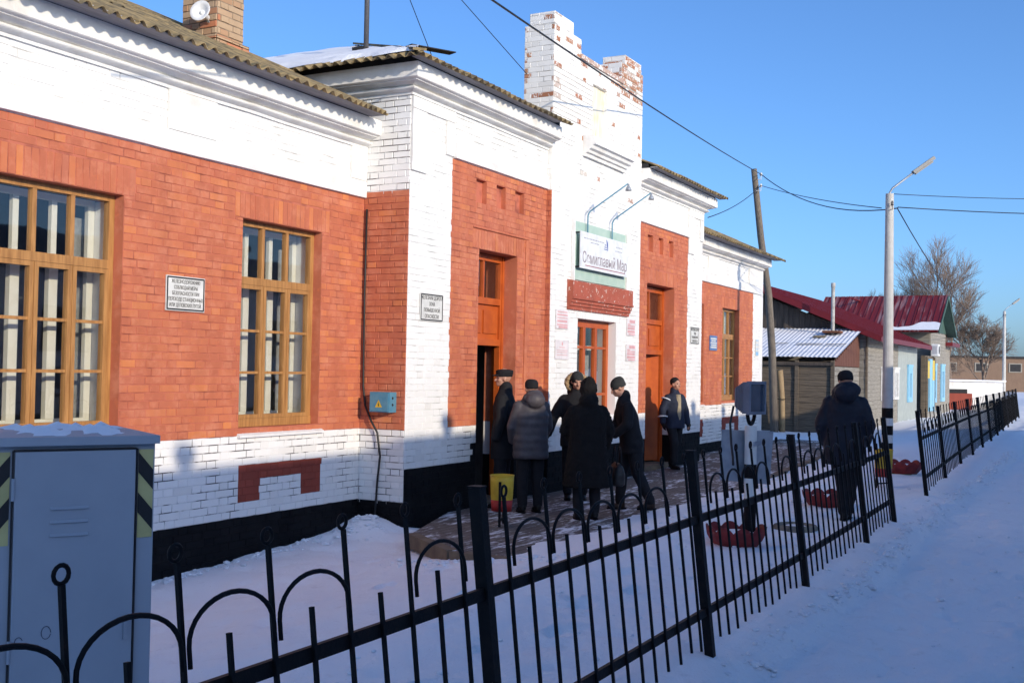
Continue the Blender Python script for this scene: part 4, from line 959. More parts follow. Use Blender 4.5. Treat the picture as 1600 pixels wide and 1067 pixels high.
def planter(label, x, y, z, rz, s=1.0):
    t_ = thing('tyre_planter', label, 'planter', (x,y,z), rz, 'cut tyre planters'); n_ = 60; k = 10
    m = MB(); v = []
    for lay in range(2):
        for j in range(n_):
            a_ = 2*math.pi*j/n_; sc = .5+.5*abs(math.sin(a_*k/2))**.8; r1 = .20-.012*lay; r2 = .30-.012*lay; h = .10+.11*sc
            for i in range(5): f = i/4; r_ = r1+(r2-r1)*math.sin(f*math.pi/2); v.append((s*r_*math.cos(a_), s*r_*math.sin(a_), s*(h*f)))
    f = []
    for lay in range(2):
        for j in range(n_):
            for i in range(4):
                b0 = lay*n_*5; q = (b0+j*5+i, b0+((j+1)%n_)*5+i, b0+((j+1)%n_)*5+i+1, b0+j*5+i+1); f.append(q if not lay else q[::-1])
    for j in range(n_): f.append((j*5+4, ((j+1)%n_)*5+4, n_*5+((j+1)%n_)*5+4, n_*5+j*5+4))
    m.add(v, f); m.build('tyre_wall', M_tyre, t_, smooth=True)
    m = MB(); m.lathe([(.245*s,.10*s),(.20*s,.135*s),(.10*s,.155*s),(.002,.16*s)], 24, cap=False); m.build('snow_fill', M_snow, t_, smooth=True)
    m = MB(); m.lathe([(.21*s,.0),(.205*s,.035)], 24); m.build('green_base', flat('green_paint_ring', (.03,.16,.07), .6), t_)
planter('red tyre planter full of snow around the striped post', 10.85, -4.78, -.02, .2)
planter('red tyre planter at the feet of the person in the parka', 14.55, -4.85, 0.0, .9, 1.0)
planter('red tyre planter beyond the end of the near fence', 20.3, -4.92, 0.0, 1.6, 1.1)
t_ = thing('tyre_ring', 'pale worn tyre ring lying in the snow behind the fence', 'tyre', (12.35,-5.0,.0)); m = MB(); m.tube([(.20*math.cos(q),.20*math.sin(q),-.005) for q in [2*math.pi*j/28 for j in range(28)]], .05, 8, closed=True); m.build('rubber', pm('faded_rubber', (.30,.27,.20),(.10,.09,.08),7,.9), t_, smooth=True)
m = MB(); m.lathe([(.17,.0),(.10,.03),(.002,.035)], 20, cap=False); m.build('snow_fill', M_snow, t_, smooth=True)

fp = thing('floodlight_post', 'grey floodlight housing on a short black and white post behind the fence', 'floodlight', (10.95,-4.885,-.05))
bands = [(0,.50,M_iron),(.50,.70,M_sgnw),(.70,.84,M_iron),(.84,1.22,M_sgnw)]
for a, b_, mt in bands: m = MB(); m.lathe([(.06,a),(.06,b_)], 18, cap=True); m.build('post_band', mt, fp, smooth=False)
M_fl = pm('grey_floodlight_paint', (.16,.18,.22), (.12,.14,.17), 6, .5, .1)
m = MB(); m.tube([(.13*math.sin(q), 0, 1.37-.13*math.cos(q)) for q in [R(-75)+R(150)*i/14 for i in range(15)]], .02, 8); yk = m.build('yoke', M_iron, fp, smooth=True)
def rect(x, w, h, zc): return [(x,-w/2,zc-h/2),(x,w/2,zc-h/2),(x,w/2,zc+h/2),(x,-w/2,zc+h/2)]
hs = MB(); hs.loft([rect(-.14,.17,.17,0), rect(-.125,.19,.19,0), rect(.0,.31,.31,0), rect(.04,.31,.31,0)]); ho = hs.build('housing', M_fl, fp, fix=True); ho.location = (0,0,1.50); ho.rotation_euler = (0,0,R(-104))
m = MB(); 
for a, b_, c, d in ((-.165,.165,.135,.165),(-.165,.165,-.165,-.135),(-.165,-.135,-.135,.135),(.135,.165,-.135,.135)): m.box(.041,.075,a,b_,c,d)
o = m.build('front_bezel', M_fl, fp); o.location = (0,0,1.50); o.rotation_euler = (0,0,R(-104))
m = MB(); m.box(.045,.05,-.135,.135,-.135,.135); o = m.build('lens', flat('dark_lens', (.05,.07,.10), .15), fp); o.location = (0,0,1.50); o.rotation_euler = (0,0,R(-104))
for i in range(5): m = MB(); x = -.11+i*.025; w = .19+(x+.125)/.125*.12+.012; m.box(x-.0025,x+.0025,-w/2,w/2,-w/2,w/2); o = m.build('cooling_fin', M_fl, fp); o.location = (0,0,1.50); o.rotation_euler = (0,0,R(-104))
m = MB(); m.tube([(-.2,.12,1.42),(-.24,.14,1.25),(-.26,.12,1.05),(-.33,.08,.92),(-.42,.05,.86)], .012, 8); m.build('lead', M_cable, fp, smooth=True)
m = MB(); m.add([(-.30,.085,.68),(.29,.085,.62),(.33,.085,1.16),(-.28,.085,1.18)], [(0,1,2,3)]); m.add([(-.30,.09,.68),(.29,.09,.62),(.33,.09,1.16),(-.28,.09,1.18)], [(3,2,1,0)])
pl = m.build('sheet_plate', M_gal, fp); pl.rotation_euler = (0,0,R(-40))
m = MB(); m.box(-.12,.12,-.075,-.06,1.03,1.07); m.build('clamp', M_gal, fp)

# ------------------------------------------------------------------ poles and wires
M_conc = pm('pale_concrete', (.50,.49,.46), (.42,.41,.38), 5, .85, .25, 30); M_wood = pm('weathered_pole_wood', (.20,.165,.125), (.12,.10,.08), 6, .95, .5, 30, stretch=(5,5,.5))
def lamppost(label, x, y, z, rz, bands=True, top=5.62):
    t_ = thing('lamppost', label, 'lamppost', (x,y,z), rz, 'concrete lampposts')
    m = MB(); m.lathe([(.115,-.6),(.112,1.35 if bands else .0),(.085,top)], 18); m.build('column', M_conc, t_, smooth=False)
    if bands:
        for a, b_, mt in ((-.1,.25,M_iron),(.25,.42,M_sgnw),(.42,.62,M_iron),(.62,.78,M_sgnw),(.78,1.0,M_iron)):
            r_ = .1175-.0; m = MB(); m.lathe([(r_,a+.002),(r_,b_-.002)], 18, cap=False); m.build('painted_band', mt, t_)
    m = MB(); m.tube([(0,0,top-.5),(0,0,top+.02),(.06,0,top+.12),(.55,0,top+.50)], .024, 8); m.build('arm', M_gal, t_, smooth=True)
    m = MB(); m.beam((.50,0,top+.47),(.95,0,top+.80),.12,.07); m.beam((.55,0,top+.44),(.92,0,top+.71),.09,.03); m.build('lamp_head', flat('grey_lamp_head', (.24,.24,.23), .5), t_)
    for s in (-1,1): m = MB(); m.tube([(0,s*.09,top-.35),(0,s*.17,top-.37),(0,s*.17,top-.27)], .009, 6); m.lathe([(.02,0),(.035,.02),(.02,.05),(.03,.07),(.015,.10)], 10, (0,s*.17,top-.28)); m.build('insulator', flat('dark_insulator', (.10,.09,.08), .3), t_, smooth=True)
    return t_
LPX, LPY = 24.97, -3.88
lamppost('tall concrete lamppost with striped base near the gap in the fence', LPX, LPY, 0, R(-62))
lamppost('distant concrete lamppost beside the white garage', 75.2, -2.5, -.3, R(-60), False, 6.1)
up = thing('utility_pole', 'leaning grey wooden utility pole in front of the plank shed', 'utility pole', (36.5,1.59,-.2))
m = MB(); m.tube([(0,0,-.3),(-.45,.0,2.7),(-.95,.0,4.4),(-1.9,.02,6.2),(-2.72,.03,8.2)], [.135,.12,.115,.105,.09], 12); m.build('shaft', M_wood, up, smooth=True)
m = MB(); m.tube([(.16,-.22,-.2),(.10,-.20,1.1),(-.1,-.18,2.0)], .10, 10); m.build('stub', pm('newer_wood', (.36,.26,.14),(.26,.18,.10),5,.9,.4,30), up, smooth=True)
m = MB(); m.tube([(.02+.19*math.cos(q), -.1+.24*math.sin(q), 1.05) for q in [2*math.pi*j/16 for j in range(16)]], .012, 6, closed=True); m.build('binding_wire', M_iron, up)
for dz in (8.0,7.65): m = MB(); m.tube([(-2.6,0,dz-.1),(-2.6,-.16,dz-.12),(-2.6,-.16,dz)], .012, 6); m.lathe([(.03,0),(.05,.03),(.02,.10)], 8, (-2.6,-.16,dz)); m.build('insulator', M_sgnw, up)
def sag(a, b_, s, n=14): return [tuple(Vector(a).lerp(Vector(b_), i/n)-Vector((0,0,s*4*(i/n)*(1-i/n)))) for i in range(n+1)]
PT = (33.9,1.43,7.85)
cable('overhead_cable', 'thick black cable slanting down from the top edge to the wooden pole', sag((10.41-4.7,-2.22-.73,5.67-.44), PT, .10), .012)
TOP = (LPX,LPY,5.25)
cable('overhead_cable', 'black wire from the wooden pole sagging to the near lamppost', sag(PT, (LPX+.0,LPY-.17,5.30), .42), .013)
cable('overhead_cable', 'wire from the station cornice up to the wooden pole', sag((22.2,-.72,4.9), (33.9,1.43,7.5), .12), .010)
cable('overhead_cable', 'wire between the wooden pole and the lamppost, straighter than its neighbour', sag((33.9,1.43,7.5), (LPX,LPY+.17,5.32), .08), .010)
cable('overhead_cable', 'upper wire leaving the lamppost to the right edge', sag((LPX,LPY,5.62), (27.4+9,-6.39-7,5.75+1.3), .25), .008)
cable('overhead_cable', 'lower wire leaving the lamppost to the right edge', sag((LPX,LPY-.17,5.32), (27.4+9,-6.39-7,5.42+1.0), .2), .011)
cable('overhead_cable', 'long wire dropping from the near lamppost to the distant lamppost', sag((LPX,LPY-.17,5.28), (75.2,-2.5,5.6), 1.3, 24), .012)
# ------------------------------------------------------------------ houses beyond the station
M_plank = pm('grey_weathered_planks', (.17,.135,.095), (.09,.072,.055), 4, .95, .5, 25, stretch=(.5,.5,7)); M_plankl = pm('pale_weathered_boards', (.30,.28,.24), (.20,.18,.15), 4, .95, .4, 25, stretch=(.5,.5,7))
M_brd = pm('dark_vertical_boards', (.10,.08,.065), (.05,.042,.036), 5, .95, .4, 25, stretch=(7,7,.4)); M_redroof = pm('dark_red_metal_roof', (.16,.014,.018), (.13,.011,.015), 3, .4, .05, 30)
M_rbrd = pm('red_brown_boards', (.16,.065,.042), (.10,.042,.03), 5, .9, .4, 25, stretch=(6,6,.5)); M_green = pm('green_gable_paint', (.055,.11,.085), (.045,.085,.07), 4, .7, .2)
M_sheet = pm('grey_green_sheet', (.36,.39,.36), (.30,.33,.31), 4, .6, .1); M_lblue = pm('light_blue_trim', (.25,.50,.68), (.22,.44,.60), 5, .6, .1); M_yel = pm('yellow_trim', (.65,.48,.08), (.55,.40,.07), 5, .6, .1)
def planks_x(parent, x, y0, y1, z0, z1, h, mat_, name='plank', face=-1):       # boards on a wall facing -X
    z = z0; k = 0
    while z < z1-.02:
        m = MB(); o = random.uniform(0,.018); m.box(x-.03-o, x, y0+random.uniform(0,.02), y1-random.uniform(0,.02), z+.006, min(z+h,z1)-.004); m.build(name, mat_, parent); z += h
def planks_y(parent, y, x0, x1, z0, z1, h, mat_, name='plank'):
    z = z0
    while z < z1-.02:
        m = MB(); o = random.uniform(0,.018); m.box(x0+random.uniform(0,.02), x1-random.uniform(0,.02), y-.03-o, y, z+.006, min(z+h,z1)-.004); m.build(name, mat_, parent); z += h
h1 = thing('log_house', 'weathered timber house with dark red metal roof behind the plank shed', 'house', (41.4,-.4,-.3))
def L(o): o.location = (-41.4,.4,.3); return o
HX0, HX1, HY0, HY1 = 41.4, 53.6, -.4, 8.4
m = MB(); m.box(HX0+.001, HX1, HY0+.001, HY1, -.5, 3.1)
m.add([(HX0+.001,HY0,3.1),(HX0+.001,HY1,3.1),(HX0+.001,4.0,4.85),(HX1,HY0,3.1),(HX1,HY1,3.1),(HX1,4.0,4.85)], [(0,2,1),(3,4,5)])
hw = L(m.build('wall', M_plank, h1))
z = -.3
while z < 3.05: m = MB(); o = random.uniform(.002,.02); m.box(HX0-.001-o, HX0+.0, HY0-.03-o, HY1, z, z+.142); m.box(HX0+.0, 48.2, HY0-.03-o, HY0, z, z+.142); m.build('plank', M_plankl, hw); z += .15
y = 0.0
while y < 7.9:
    zt_ = 3.05+(1.75*(1-abs(y+.1-4.0)/4.4)); m = MB(); m.box(HX0-.03-random.uniform(0,.015), HX0, y, y+.19, 3.07, zt_); m.build('gable_board', M_brd, hw); y += .2
m = MB(); m.box(HX0-.04,HX0+.14,HY0-.06,HY0+.0,-.4,3.1); m.build('corner_board', M_plank, hw)
m = MB(); m.box(48.25,53.5,HY0-.045,HY0-.003,-.4,2.95); L(m.build('sheet_cladding', M_sheet, h1))
def metal_slope(parent, p, ux, uy, w, l, mat_, rib=.30, name='roof_panel'):
    ux = Vector(ux).normalized(); uy = Vector(uy).normalized(); uz = ux.cross(uy); p = Vector(p); k = max(1, round(w/1.2))
    for i in range(k):
        m = MB(); a, b_ = w*i/k, w*(i+1)/k
        c = [p+ux*a, p+ux*b_, p+ux*b_+uy*l, p+ux*a+uy*l]; m.add(c+[q-uz*.03 for q in c], [(0,1,2,3),(7,6,5,4),(0,4,5,1),(1,5,6,2),(2,6,7,3),(3,7,4,0)])
        x = a
        while x < b_-.01:
            q = p+ux*x; m.beam(q+uz*.012, q+uy*l+uz*.012, .03, .03, up=uz); x += rib
        m.build(name, mat_, parent)
m = MB(); m.box(HX0+.2,HX1,3.95,4.05,4.8,4.85); r1 = L(m.build('roof', M_redroof, h1)); 
sy = math.atan2(5.18-3.06, 5.0)
metal_slope(r1, (HX0-.55,-1.0,3.08), (1,0,0), (0,math.cos(sy),math.sin(sy)), HX1-HX0+.9, 5.45, M_redroof); metal_slope(r1, (HX1+.35,9.0,3.08), (-1,0,0), (0,-math.cos(sy),math.sin(sy)), HX1-HX0+.9, 5.45, M_redroof)
m = MB(); m.beam((HX0-.56,-1.02,2.98),(HX0-.56,4.0,5.10),.03,.20); m.beam((HX0-.56,-1.02,2.98),(HX1+.35,-1.02,2.98),.03,.18); m.beam((HX0-.56,9.,2.98),(HX0-.56,4.0,5.10),.03,.20); m.build('barge_board', M_redroof, r1)
m = MB()     # tin soffit of the verge
m.add([(HX0-.5,-.95,2.93),(HX0-.01,-.95,2.93),(HX0-.01,4.0,5.03),(HX0-.5,4.0,5.03)], [(0,1,2,3)]); m.build('verge_soffit', M_redroof, r1)
def house_window(parent, x0, x1, z0, z1, y, trim, org, fr=.14):
    m = MB(); m.box(x0,x0+fr,y-.07,y,z0,z1); m.box(x1-fr,x1,y-.07,y,z0,z1); m.box(x0+fr,x1-fr,y-.07,y,z1-fr,z1); m.box(x0-.05,x1+.05,y-.09,y,z1,z1+.08); m.box(x0+fr,x1-fr,y-.07,y,z0,z0+fr*.7); o = m.build('window', trim, parent); o.location = org
    m = MB(); m.box(x0+fr,x1-fr,y-.03,y-.025,z0+fr*.7,z1-fr); m.build('pane', M_glass, o)
    m = MB(); m.box(x0+fr,x1-fr,y-.02,y-.012,z0+fr*.7,z1-fr); m.build('blind', M_room, o)
    m = MB(); xm = (x0+x1)/2; m.box(xm-.03,xm+.03,y-.06,y-.031,z0+fr*.7,z1-fr); m.build('mullion', trim, o)
O1 = (-41.4,.4,.3)
M_wtrim = flat('white_trim', (.75,.75,.74), .6)
house_window(h1, 44.2,45.35,.72,1.95,HY0-.055,M_wtrim,O1); house_window(h1, 47.0,48.1,.72,1.95,HY0-.055,M_wtrim,O1); house_window(h1, 50.6,51.8,.55,2.1,HY0-.05,M_lblue,O1,.3)
# plank shed against the house
s1 = thing('plank_shed', 'low plank shed with snowy corrugated roof and stovepipe', 'shed', (37,-.2,-.3)); O2 = (-37,.2,.3)
m = MB(); m.box(37.05,41.35,-.15,4.6,-.5,2.1); m.add([(37.05,-.15,2.1),(41.35,-.15,2.1),(41.35,-.15,3.2)],[(0,1,2)]); m.add([(37.05,4.6,2.1),(41.35,4.6,2.1),(41.35,4.6,3.2)],[(2,1,0)]); sw = m.build('wall', M_brd, s1); sw.location = O2
planks_x(sw, 37.05, -.18, 4.6, -.4, 2.1, .19, M_plank); planks_y(sw, -.15, 37.05, 41.33, -.4, 1.95, .17, M_plankl)
for y in (-.17,1.0,2.3,3.6): m = MB(); m.box(36.94,36.998,y-.06,y+.06,-.4,2.15); m.build('post', M_plank, sw)
x = 37.1
while x < 41.2: m = MB(); m.box(x, x+.26, -.20, -.152, 1.97, 2.12+(x-37.05)*.25); m.build('gable_board', M_rbrd, sw); x += .28
m = MB(); m.box(36.9,36.99,-.2,4.6,1.98,2.08); m.build('lintel_board', M_brd, sw)
sr = MB(); sr.box(37.3,41.3,0,4.4,2.12,2.14); sro = sr.build('roof', M_brd, s1); sro.location = O2
M_wsl = pm('snowy_corrugated_sheet', (.80,.81,.84), (.74,.75,.78), 3, .8, .3, 30, lo=.5, hi=.9)
n2 = sheet_mesh(1.06, 4.62, 7, .009); n2.materials.clear(); n2.materials.append(M_wsl)
sa = math.atan2(3.36-2.28, 4.35); ux_, uy_ = Vector((0,-1,0)), Vector((math.cos(sa),0,math.sin(sa)))
for i in range(5):
    o = bpy.data.objects.new('roof_sheet', n2); COL.objects.link(o); o.parent = sro
    mt = Matrix((ux_, uy_, ux_.cross(uy_))).transposed().to_4x4(); mt.translation = Vector((36.85, 4.85-i*1.03, 2.26+.008*(i % 2))); o.matrix_world = mt
for (x, y, w, l) in ((38.5,1.0,.9,.10),(38.6,2.0,.5,.08),(39.6,.9,.45,.25),(38.45,.1,.7,.1)):
    m = MB(); z = 2.26+(x-36.85)*math.tan(sa)+.055; m.add([(x,y-w/2,z),(x+l,y-w*.6,z+l*.25),(x+l*.9,y+w*.4,z+l*.25),(x-.02,y+w/2,z)],[(0,1,2,3)]); m.build('bare_patch', M_slate, sro)
m = MB(); m.tube([(40.3,.55,2.9),(40.3,.55,4.95)], .065, 12); m.lathe([(.08,0),(.08,.15)], 12, (40.3,.55,4.80)); pp = m.build('stovepipe', pm('asbestos_pipe', (.45,.44,.41),(.30,.28,.25),6,.9), s1, smooth=False); pp.location = O2
m = MB(); m.box(40.0,40.6,.25,.85,3.16,3.24); m.build('flashing', pm('rust_patch', (.17,.06,.03),(.10,.04,.02),9,.9), pp)

h2 = thing('red_roof_house', 'house with high snow dusted red ridge roof and light blue window trim', 'house', (57.2,-.5,-.3)); O3 = (-57.2,.5,.3)
m = MB(); m.box(57.2,63.0,-.5,7.0,-.5,3.9); m.add([(57.2,-.5,3.9),(63.0,-.5,3.9),(60.0,-.5,5.6),(57.2,7,3.9),(63.0,7,3.9),(60.,7,5.6)],[(0,1,2),(3,5,4)]); hw = m.build('wall', M_plankl, h2); hw.location = O3
z = -.3
while z < 3.85: m = MB(); m.box(57.2,63.0,-.53-random.uniform(0,.012),-.501,z,z+.165); m.box(57.16-random.uniform(0,.012),57.199,-.5,7,z,z+.165); m.build('plank', M_plankl, hw); z += .175
m = MB(); m.add([(57.0,-.545,3.92),(63.2,-.545,3.92),(60.0,-.545,5.72)],[(0,1,2)]); m.build('gable_panel', M_green, hw)
m = MB(); m.box(57.4,62.8,3.2,3.3,5.5,5.55); r2 = m.build('roof', M_redroof, h2); r2.location = O3
ra = math.atan2(5.80-3.85, 3.6); M_rs = pm('snow_streaked_red_roof', (.16,.015,.019), (.50,.43,.45), 1.1, .5, .2, 20, lo=.50, hi=.95, stretch=(.5,5,.5))
metal_slope(r2, (56.4,5.1,3.84), (0,-1,0), (math.cos(ra),0,math.sin(ra)), 6.1, 4.12, M_rs, .28); metal_slope(r2, (63.6,-1.0,3.84), (0,1,0), (-math.cos(ra),0,math.sin(ra)), 6.1, 4.12, M_rs, .28)
m = MB(); m.beam((56.4,-1.02,3.78),(60.0,-1.02,5.72),.03,.16); m.beam((63.6,-1.02,3.78),(60.0,-1.02,5.72),.03,.16); m.build('barge_board', M_green, r2)
m = MB(); m.add([(56.5,-1.0,3.76),(56.5,-.55,3.76),(60,-.55,5.68),(60,-1.0,5.68)],[(0,1,2,3)]); m.add([(63.5,-1.0,3.76),(63.5,-.55,3.76),(60,-.55,5.68),(60,-1.0,5.68)],[(3,2,1,0)]); m.build('verge_soffit', M_green, r2)
m = MB(); nn = 60
for j in range(nn): 
    y0_, y1_ = 5.0-6*j/nn, 5.0-6*(j+1)/nn; hh_ = lambda k_: .62+.28*math.sin(k_*.13)+.13*math.sin(k_*.37+1)+.05*math.sin(k_*.9); h_ = hh_(j); h2_ = hh_(j+1)
    q = lambda y, l: (56.42+l*math.cos(ra), y, 3.88+l*math.sin(ra)+.03); m.quad(q(y0_,0), q(y1_,0), q(y1_,h2_), q(y0_,h_))
m.build('roof_snow', M_snow, r2)
for x0, x1, tr_ in ((57.9,59.1,M_lblue),(60.9,62.3,M_lblue)): house_window(h2, x0, x1, .4, 2.25, -.545, tr_, O3, .3)
m = MB(); m.box(55.0,57.0,-1.1,-.6,-.4,.05); m.build('step', M_conc, h2).location = O3
for x0, x1, z0, z1, mt, nm in ((54.6,55.2,1.6,2.4,M_yel,'shutter'),(56.2,56.9,1.5,2.45,M_yel,'shutter'),(55.3,56.1,-.2,2.5,M_lblue,'porch_door'),(54.4,54.55,-.3,2.6,M_plank,'porch_post'),(57.0,57.15,-.3,2.6,M_plank,'porch_post'),(56.2,56.9,-.2,1.5,M_lblue,'porch_panel')):
    m = MB(); m.box(x0,x1,-.78,-.70,z0,z1); m.build(nm, mt, h2).location = O3
m = MB(); m.box(54.3,57.3,-.69,-.5,-.4,2.65); m.build('porch_wall', M_plank, h2).location = O3
m = MB(); m.box(63.0,66.,-.4,3,-.5,3.3); m.build('side_wing', M_plankl, h2).location = O3
m = MB(); m.box(62.9,66.3,-.9,3.2,3.31,3.5); m.build('side_wing_roof', M_redroof, h2).location = O3
ac = thing('air_conditioner', 'white outdoor air conditioning unit on the wall above the porch', 'air conditioner', (56.8,-.82,2.95))
m = MB(); m.box(-.42,.42,-.15,.13,-.28,.28); m.build('case', flat('white_case', (.72,.72,.71), .5), ac)
m = MB(); m.lathe([(.20,0),(.20,.006)], 20); o = m.build('fan_grille', M_sgnk, ac); o.rotation_euler = (R(90),0,0); o.location = (.1,-.152,0)
m = MB(); m.box(-.425,-.421,-.12,.1,-.2,.2); m.build('side_vent', M_grey, ac)
# white garage, brown far building
g = thing('white_garage', 'low whitewashed garage with dark opening and red brick bay', 'garage', (69.3,-2.6,-.3)); O4 = (-69.3,2.6,.3)
m = MB(); m.prism([(69.3,.6),(70.1,-1.25),(70.85,-2.75),(75.5,-1.0),(74.2,2.5)], -.5, 1.42); m.build('wall', M_plaster, g).location = O4
m = MB(); m.prism([(69.1,.7),(70.0,-1.4),(70.75,-2.95),(75.7,-1.1),(74.4,2.7)], 1.43, 1.52); m.build('roof', M_snow, g).location = O4
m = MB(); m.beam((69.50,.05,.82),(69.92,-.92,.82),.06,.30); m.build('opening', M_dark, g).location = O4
m = MB(); m.beam((69.2,.35,.25),(69.85,-1.15,.25),.35,.95); m.build('brick_bay', M_dred, g).location = O4
M_brown = brick_mat('brown_far_brick', [(0,(.17,.11,.075)),(1,(.20,.13,.09))])
fb = thing('brown_building', 'long brown brick building far behind the fence', 'building', (160,0,-.4)); O5 = (-160,0,.4)
m = MB(); m.prism([(158,15),(165.5,1.0),(176,-22),(190,-15),(172,22)], -.6, 4.3); m.build('wall', M_brown, fb).location = O5
m = MB(); m.prism([(157.7,15.2),(165.2,.8),(175.8,-22.4),(190.3,-15),(172,22.3)], 4.31, 4.55); m.build('roof', M_dark, fb).location = O5
d = Vector((165.5-158,1.0-15)).normalized(); nrm = Vector((d.y*-1*-1, -d.x))
nv = Vector((-14, -7.5)).normalized()
for s_ in (5.2,9.4,14.0,18.6,23.,27.5):
    c0 = Vector((158,15))+d*s_
    if s_ > 15.9: dd = Vector((10.5,-23)).normalized(); c0 = Vector((165.5,1.0))+dd*(s_-15.9)
    else: dd = d
    q = c0+nv*.05; m = MB(); a = q-dd*.9; b_ = q+dd*.9
    m.beam((a.x,a.y,3.0),(b_.x,b_.y,3.0),.10,1.25); w = m.build('window', M_plankl, fb); w.location = O5
    q2 = q+nv*.06; a = q2-dd*.72; b_ = q2+dd*.72; m = MB(); m.beam((a.x,a.y,3.0),(b_.x,b_.y,3.0),.02,.98); m.build('pane', M_dark, w)
# ------------------------------------------------------------------ bare trees
M_bark = pm('grey_brown_bark', (.20,.15,.115), (.13,.095,.075), 6, .95, .4, 20)
def tree(label, x, y, z, H, seed, spread=.42, levels=5):
    rnd = random.Random(seed); t_ = thing('bare_tree', label, 'tree', (x,y,z), 0, 'leafless trees'); trunk = MB(); crown = MB()
    def grow(p, d, L_, r_, lev):
        n_ = 4; pts = [p]; q = p; dd = d.copy()
        for i in range(n_):
            dd = (dd+Vector((rnd.uniform(-1,1),rnd.uniform(-1,1),rnd.uniform(-.3,.7)))*.13).normalized(); q = q+dd*(L_/n_); pts.append(q)
        rs = [r_*(1-.45*i/n_) for i in range(n_+1)]
        (trunk if lev <= 1 else crown).tube(pts, rs, 7 if lev < 2 else (5 if lev < 4 else 3), cap=lev < 2)
        if lev >= levels: return
        k = (5 if lev == 0 else rnd.randint(4,6))
        for j in range(k):
            f = .35+.65*(j+rnd.random()*.8)/k; i = min(n_-1, int(f*n_)); base = pts[i].lerp(pts[i+1], f*n_-i)
            ax = dd.orthogonal().normalized(); ax.rotate(Matrix.Rotation(rnd.uniform(0,6.283), 3, dd)); nd = (dd*(1-spread*.6)+ax*spread*rnd.uniform(.9,1.6)+Vector((0,0,.22))).normalized()
            grow(base, nd, L_*rnd.uniform(.5,.72), max(.012, r_*(.42-.0*lev)), lev+1)
        if lev > 0: grow(pts[-1], dd, L_*.6, r_*.5, lev+1)
    grow(Vector((0,0,-.3)), Vector((0,0,1)), H*.5, H*.022, 0)
    trunk.build('trunk', M_bark, t_, smooth=True); crown.build('crown', M_bark, t_)
tree('tall bare tree rising right of the red ridge roof', 96.0, 3.0, -.3, 11.5, 3)
tree('lower bare tree partly hidden by the red ridge roof', 95.0, 7.4, -.3, 8.4, 11)
tree('bare spreading tree standing behind the white garage', 99.0, 0.6, -.3, 7.6, 5, .55)

# ------------------------------------------------------------------ the train standing behind the viewer (shades the platform)
M_coach = pm('pale_grey_coach_paint', (.74,.74,.73), (.68,.68,.68), 3, .4, .05); M_croof = pm('dull_grey_coach_roof', (.22,.22,.23), (.17,.17,.18), 3, .6, .1)
RZ = 4.65; TY = -13.0          # crest height, crest line
crest = lambda: None
def coach(label, x0, x1, vents):
    t_ = thing('railway_carriage', label, 'carriage', (x0,TY,0)); L_ = x1-x0
    m = MB(); m.box(0,L_,-1.45,1.45,.55,3.55); m.build('body', M_coach, t_)
    prof = [(1.47*math.cos(a_), 3.55+(RZ-3.55)*math.sin(a_)) for a_ in [math.pi*i/20 for i in range(21)]]
    m = MB(); m.loft([[(x,y,z) for y,z in prof] for x in (0,L_)]); m.build('roof', M_croof, t_, smooth=False)
    n_ = int(L_//2.4)
    for i in range(n_):
        for s in (-1,1): m = MB(); y = s*1.455; m.box(1.2+i*2.4, 2.4+i*2.4, y-.012, y+.012, 1.9, 2.85); m.build('window', flat('coach_glass', (.03,.04,.05), .08) if i+s == -1 else bpy.data.materials['coach_glass'], t_)
    for vx in vents: m = MB(); m.lathe([(.07,-.1),(.07,.10),(.12,.12),(.14,.18),(.13,.25),(.10,.28),(.0,.29)][:6], 16, (vx-x0,0,RZ+.035)); m.build('roof_vent', M_croof, t_, smooth=True)
    for bx in (3.5, L_-3.5):
        for dx in (-1.2,1.2):
            for s in (-.76,.76): m = MB(); m.lathe([(.47,-.06),(.47,.06)], 24); o = m.build('wheel', M_iron, t_); o.rotation_euler = (R(90),0,0); o.location = (bx+dx, s, .47)
        m = MB(); m.box(bx-1.8,bx+1.8,-1.1,1.1,.4,.7); m.build('bogie_frame', M_iron, t_)
    m = MB(); m.box(1.0,L_-1.0,-1.2,1.2,.12,.56); m.build('underframe_boxes', M_iron, t_)
coach('pale grey passenger carriage standing on the track behind the viewpoint', -14.4, 10.0, [-8,-4,-.5,1.85,6.05])
coach('pale grey passenger carriage next along the track, ending beyond the lamppost', 10.02, 34.6, [10.7,15.6,19.4,24,28.2])
m = MB(); 
for s in (-.76,.76): m.box(-40,60,TY+s-.035,TY+s+.035,-.25,.0)
tag(m.build('railway_track', M_iron, None), 'steel rails beside the platform path', None, None, 'structure')
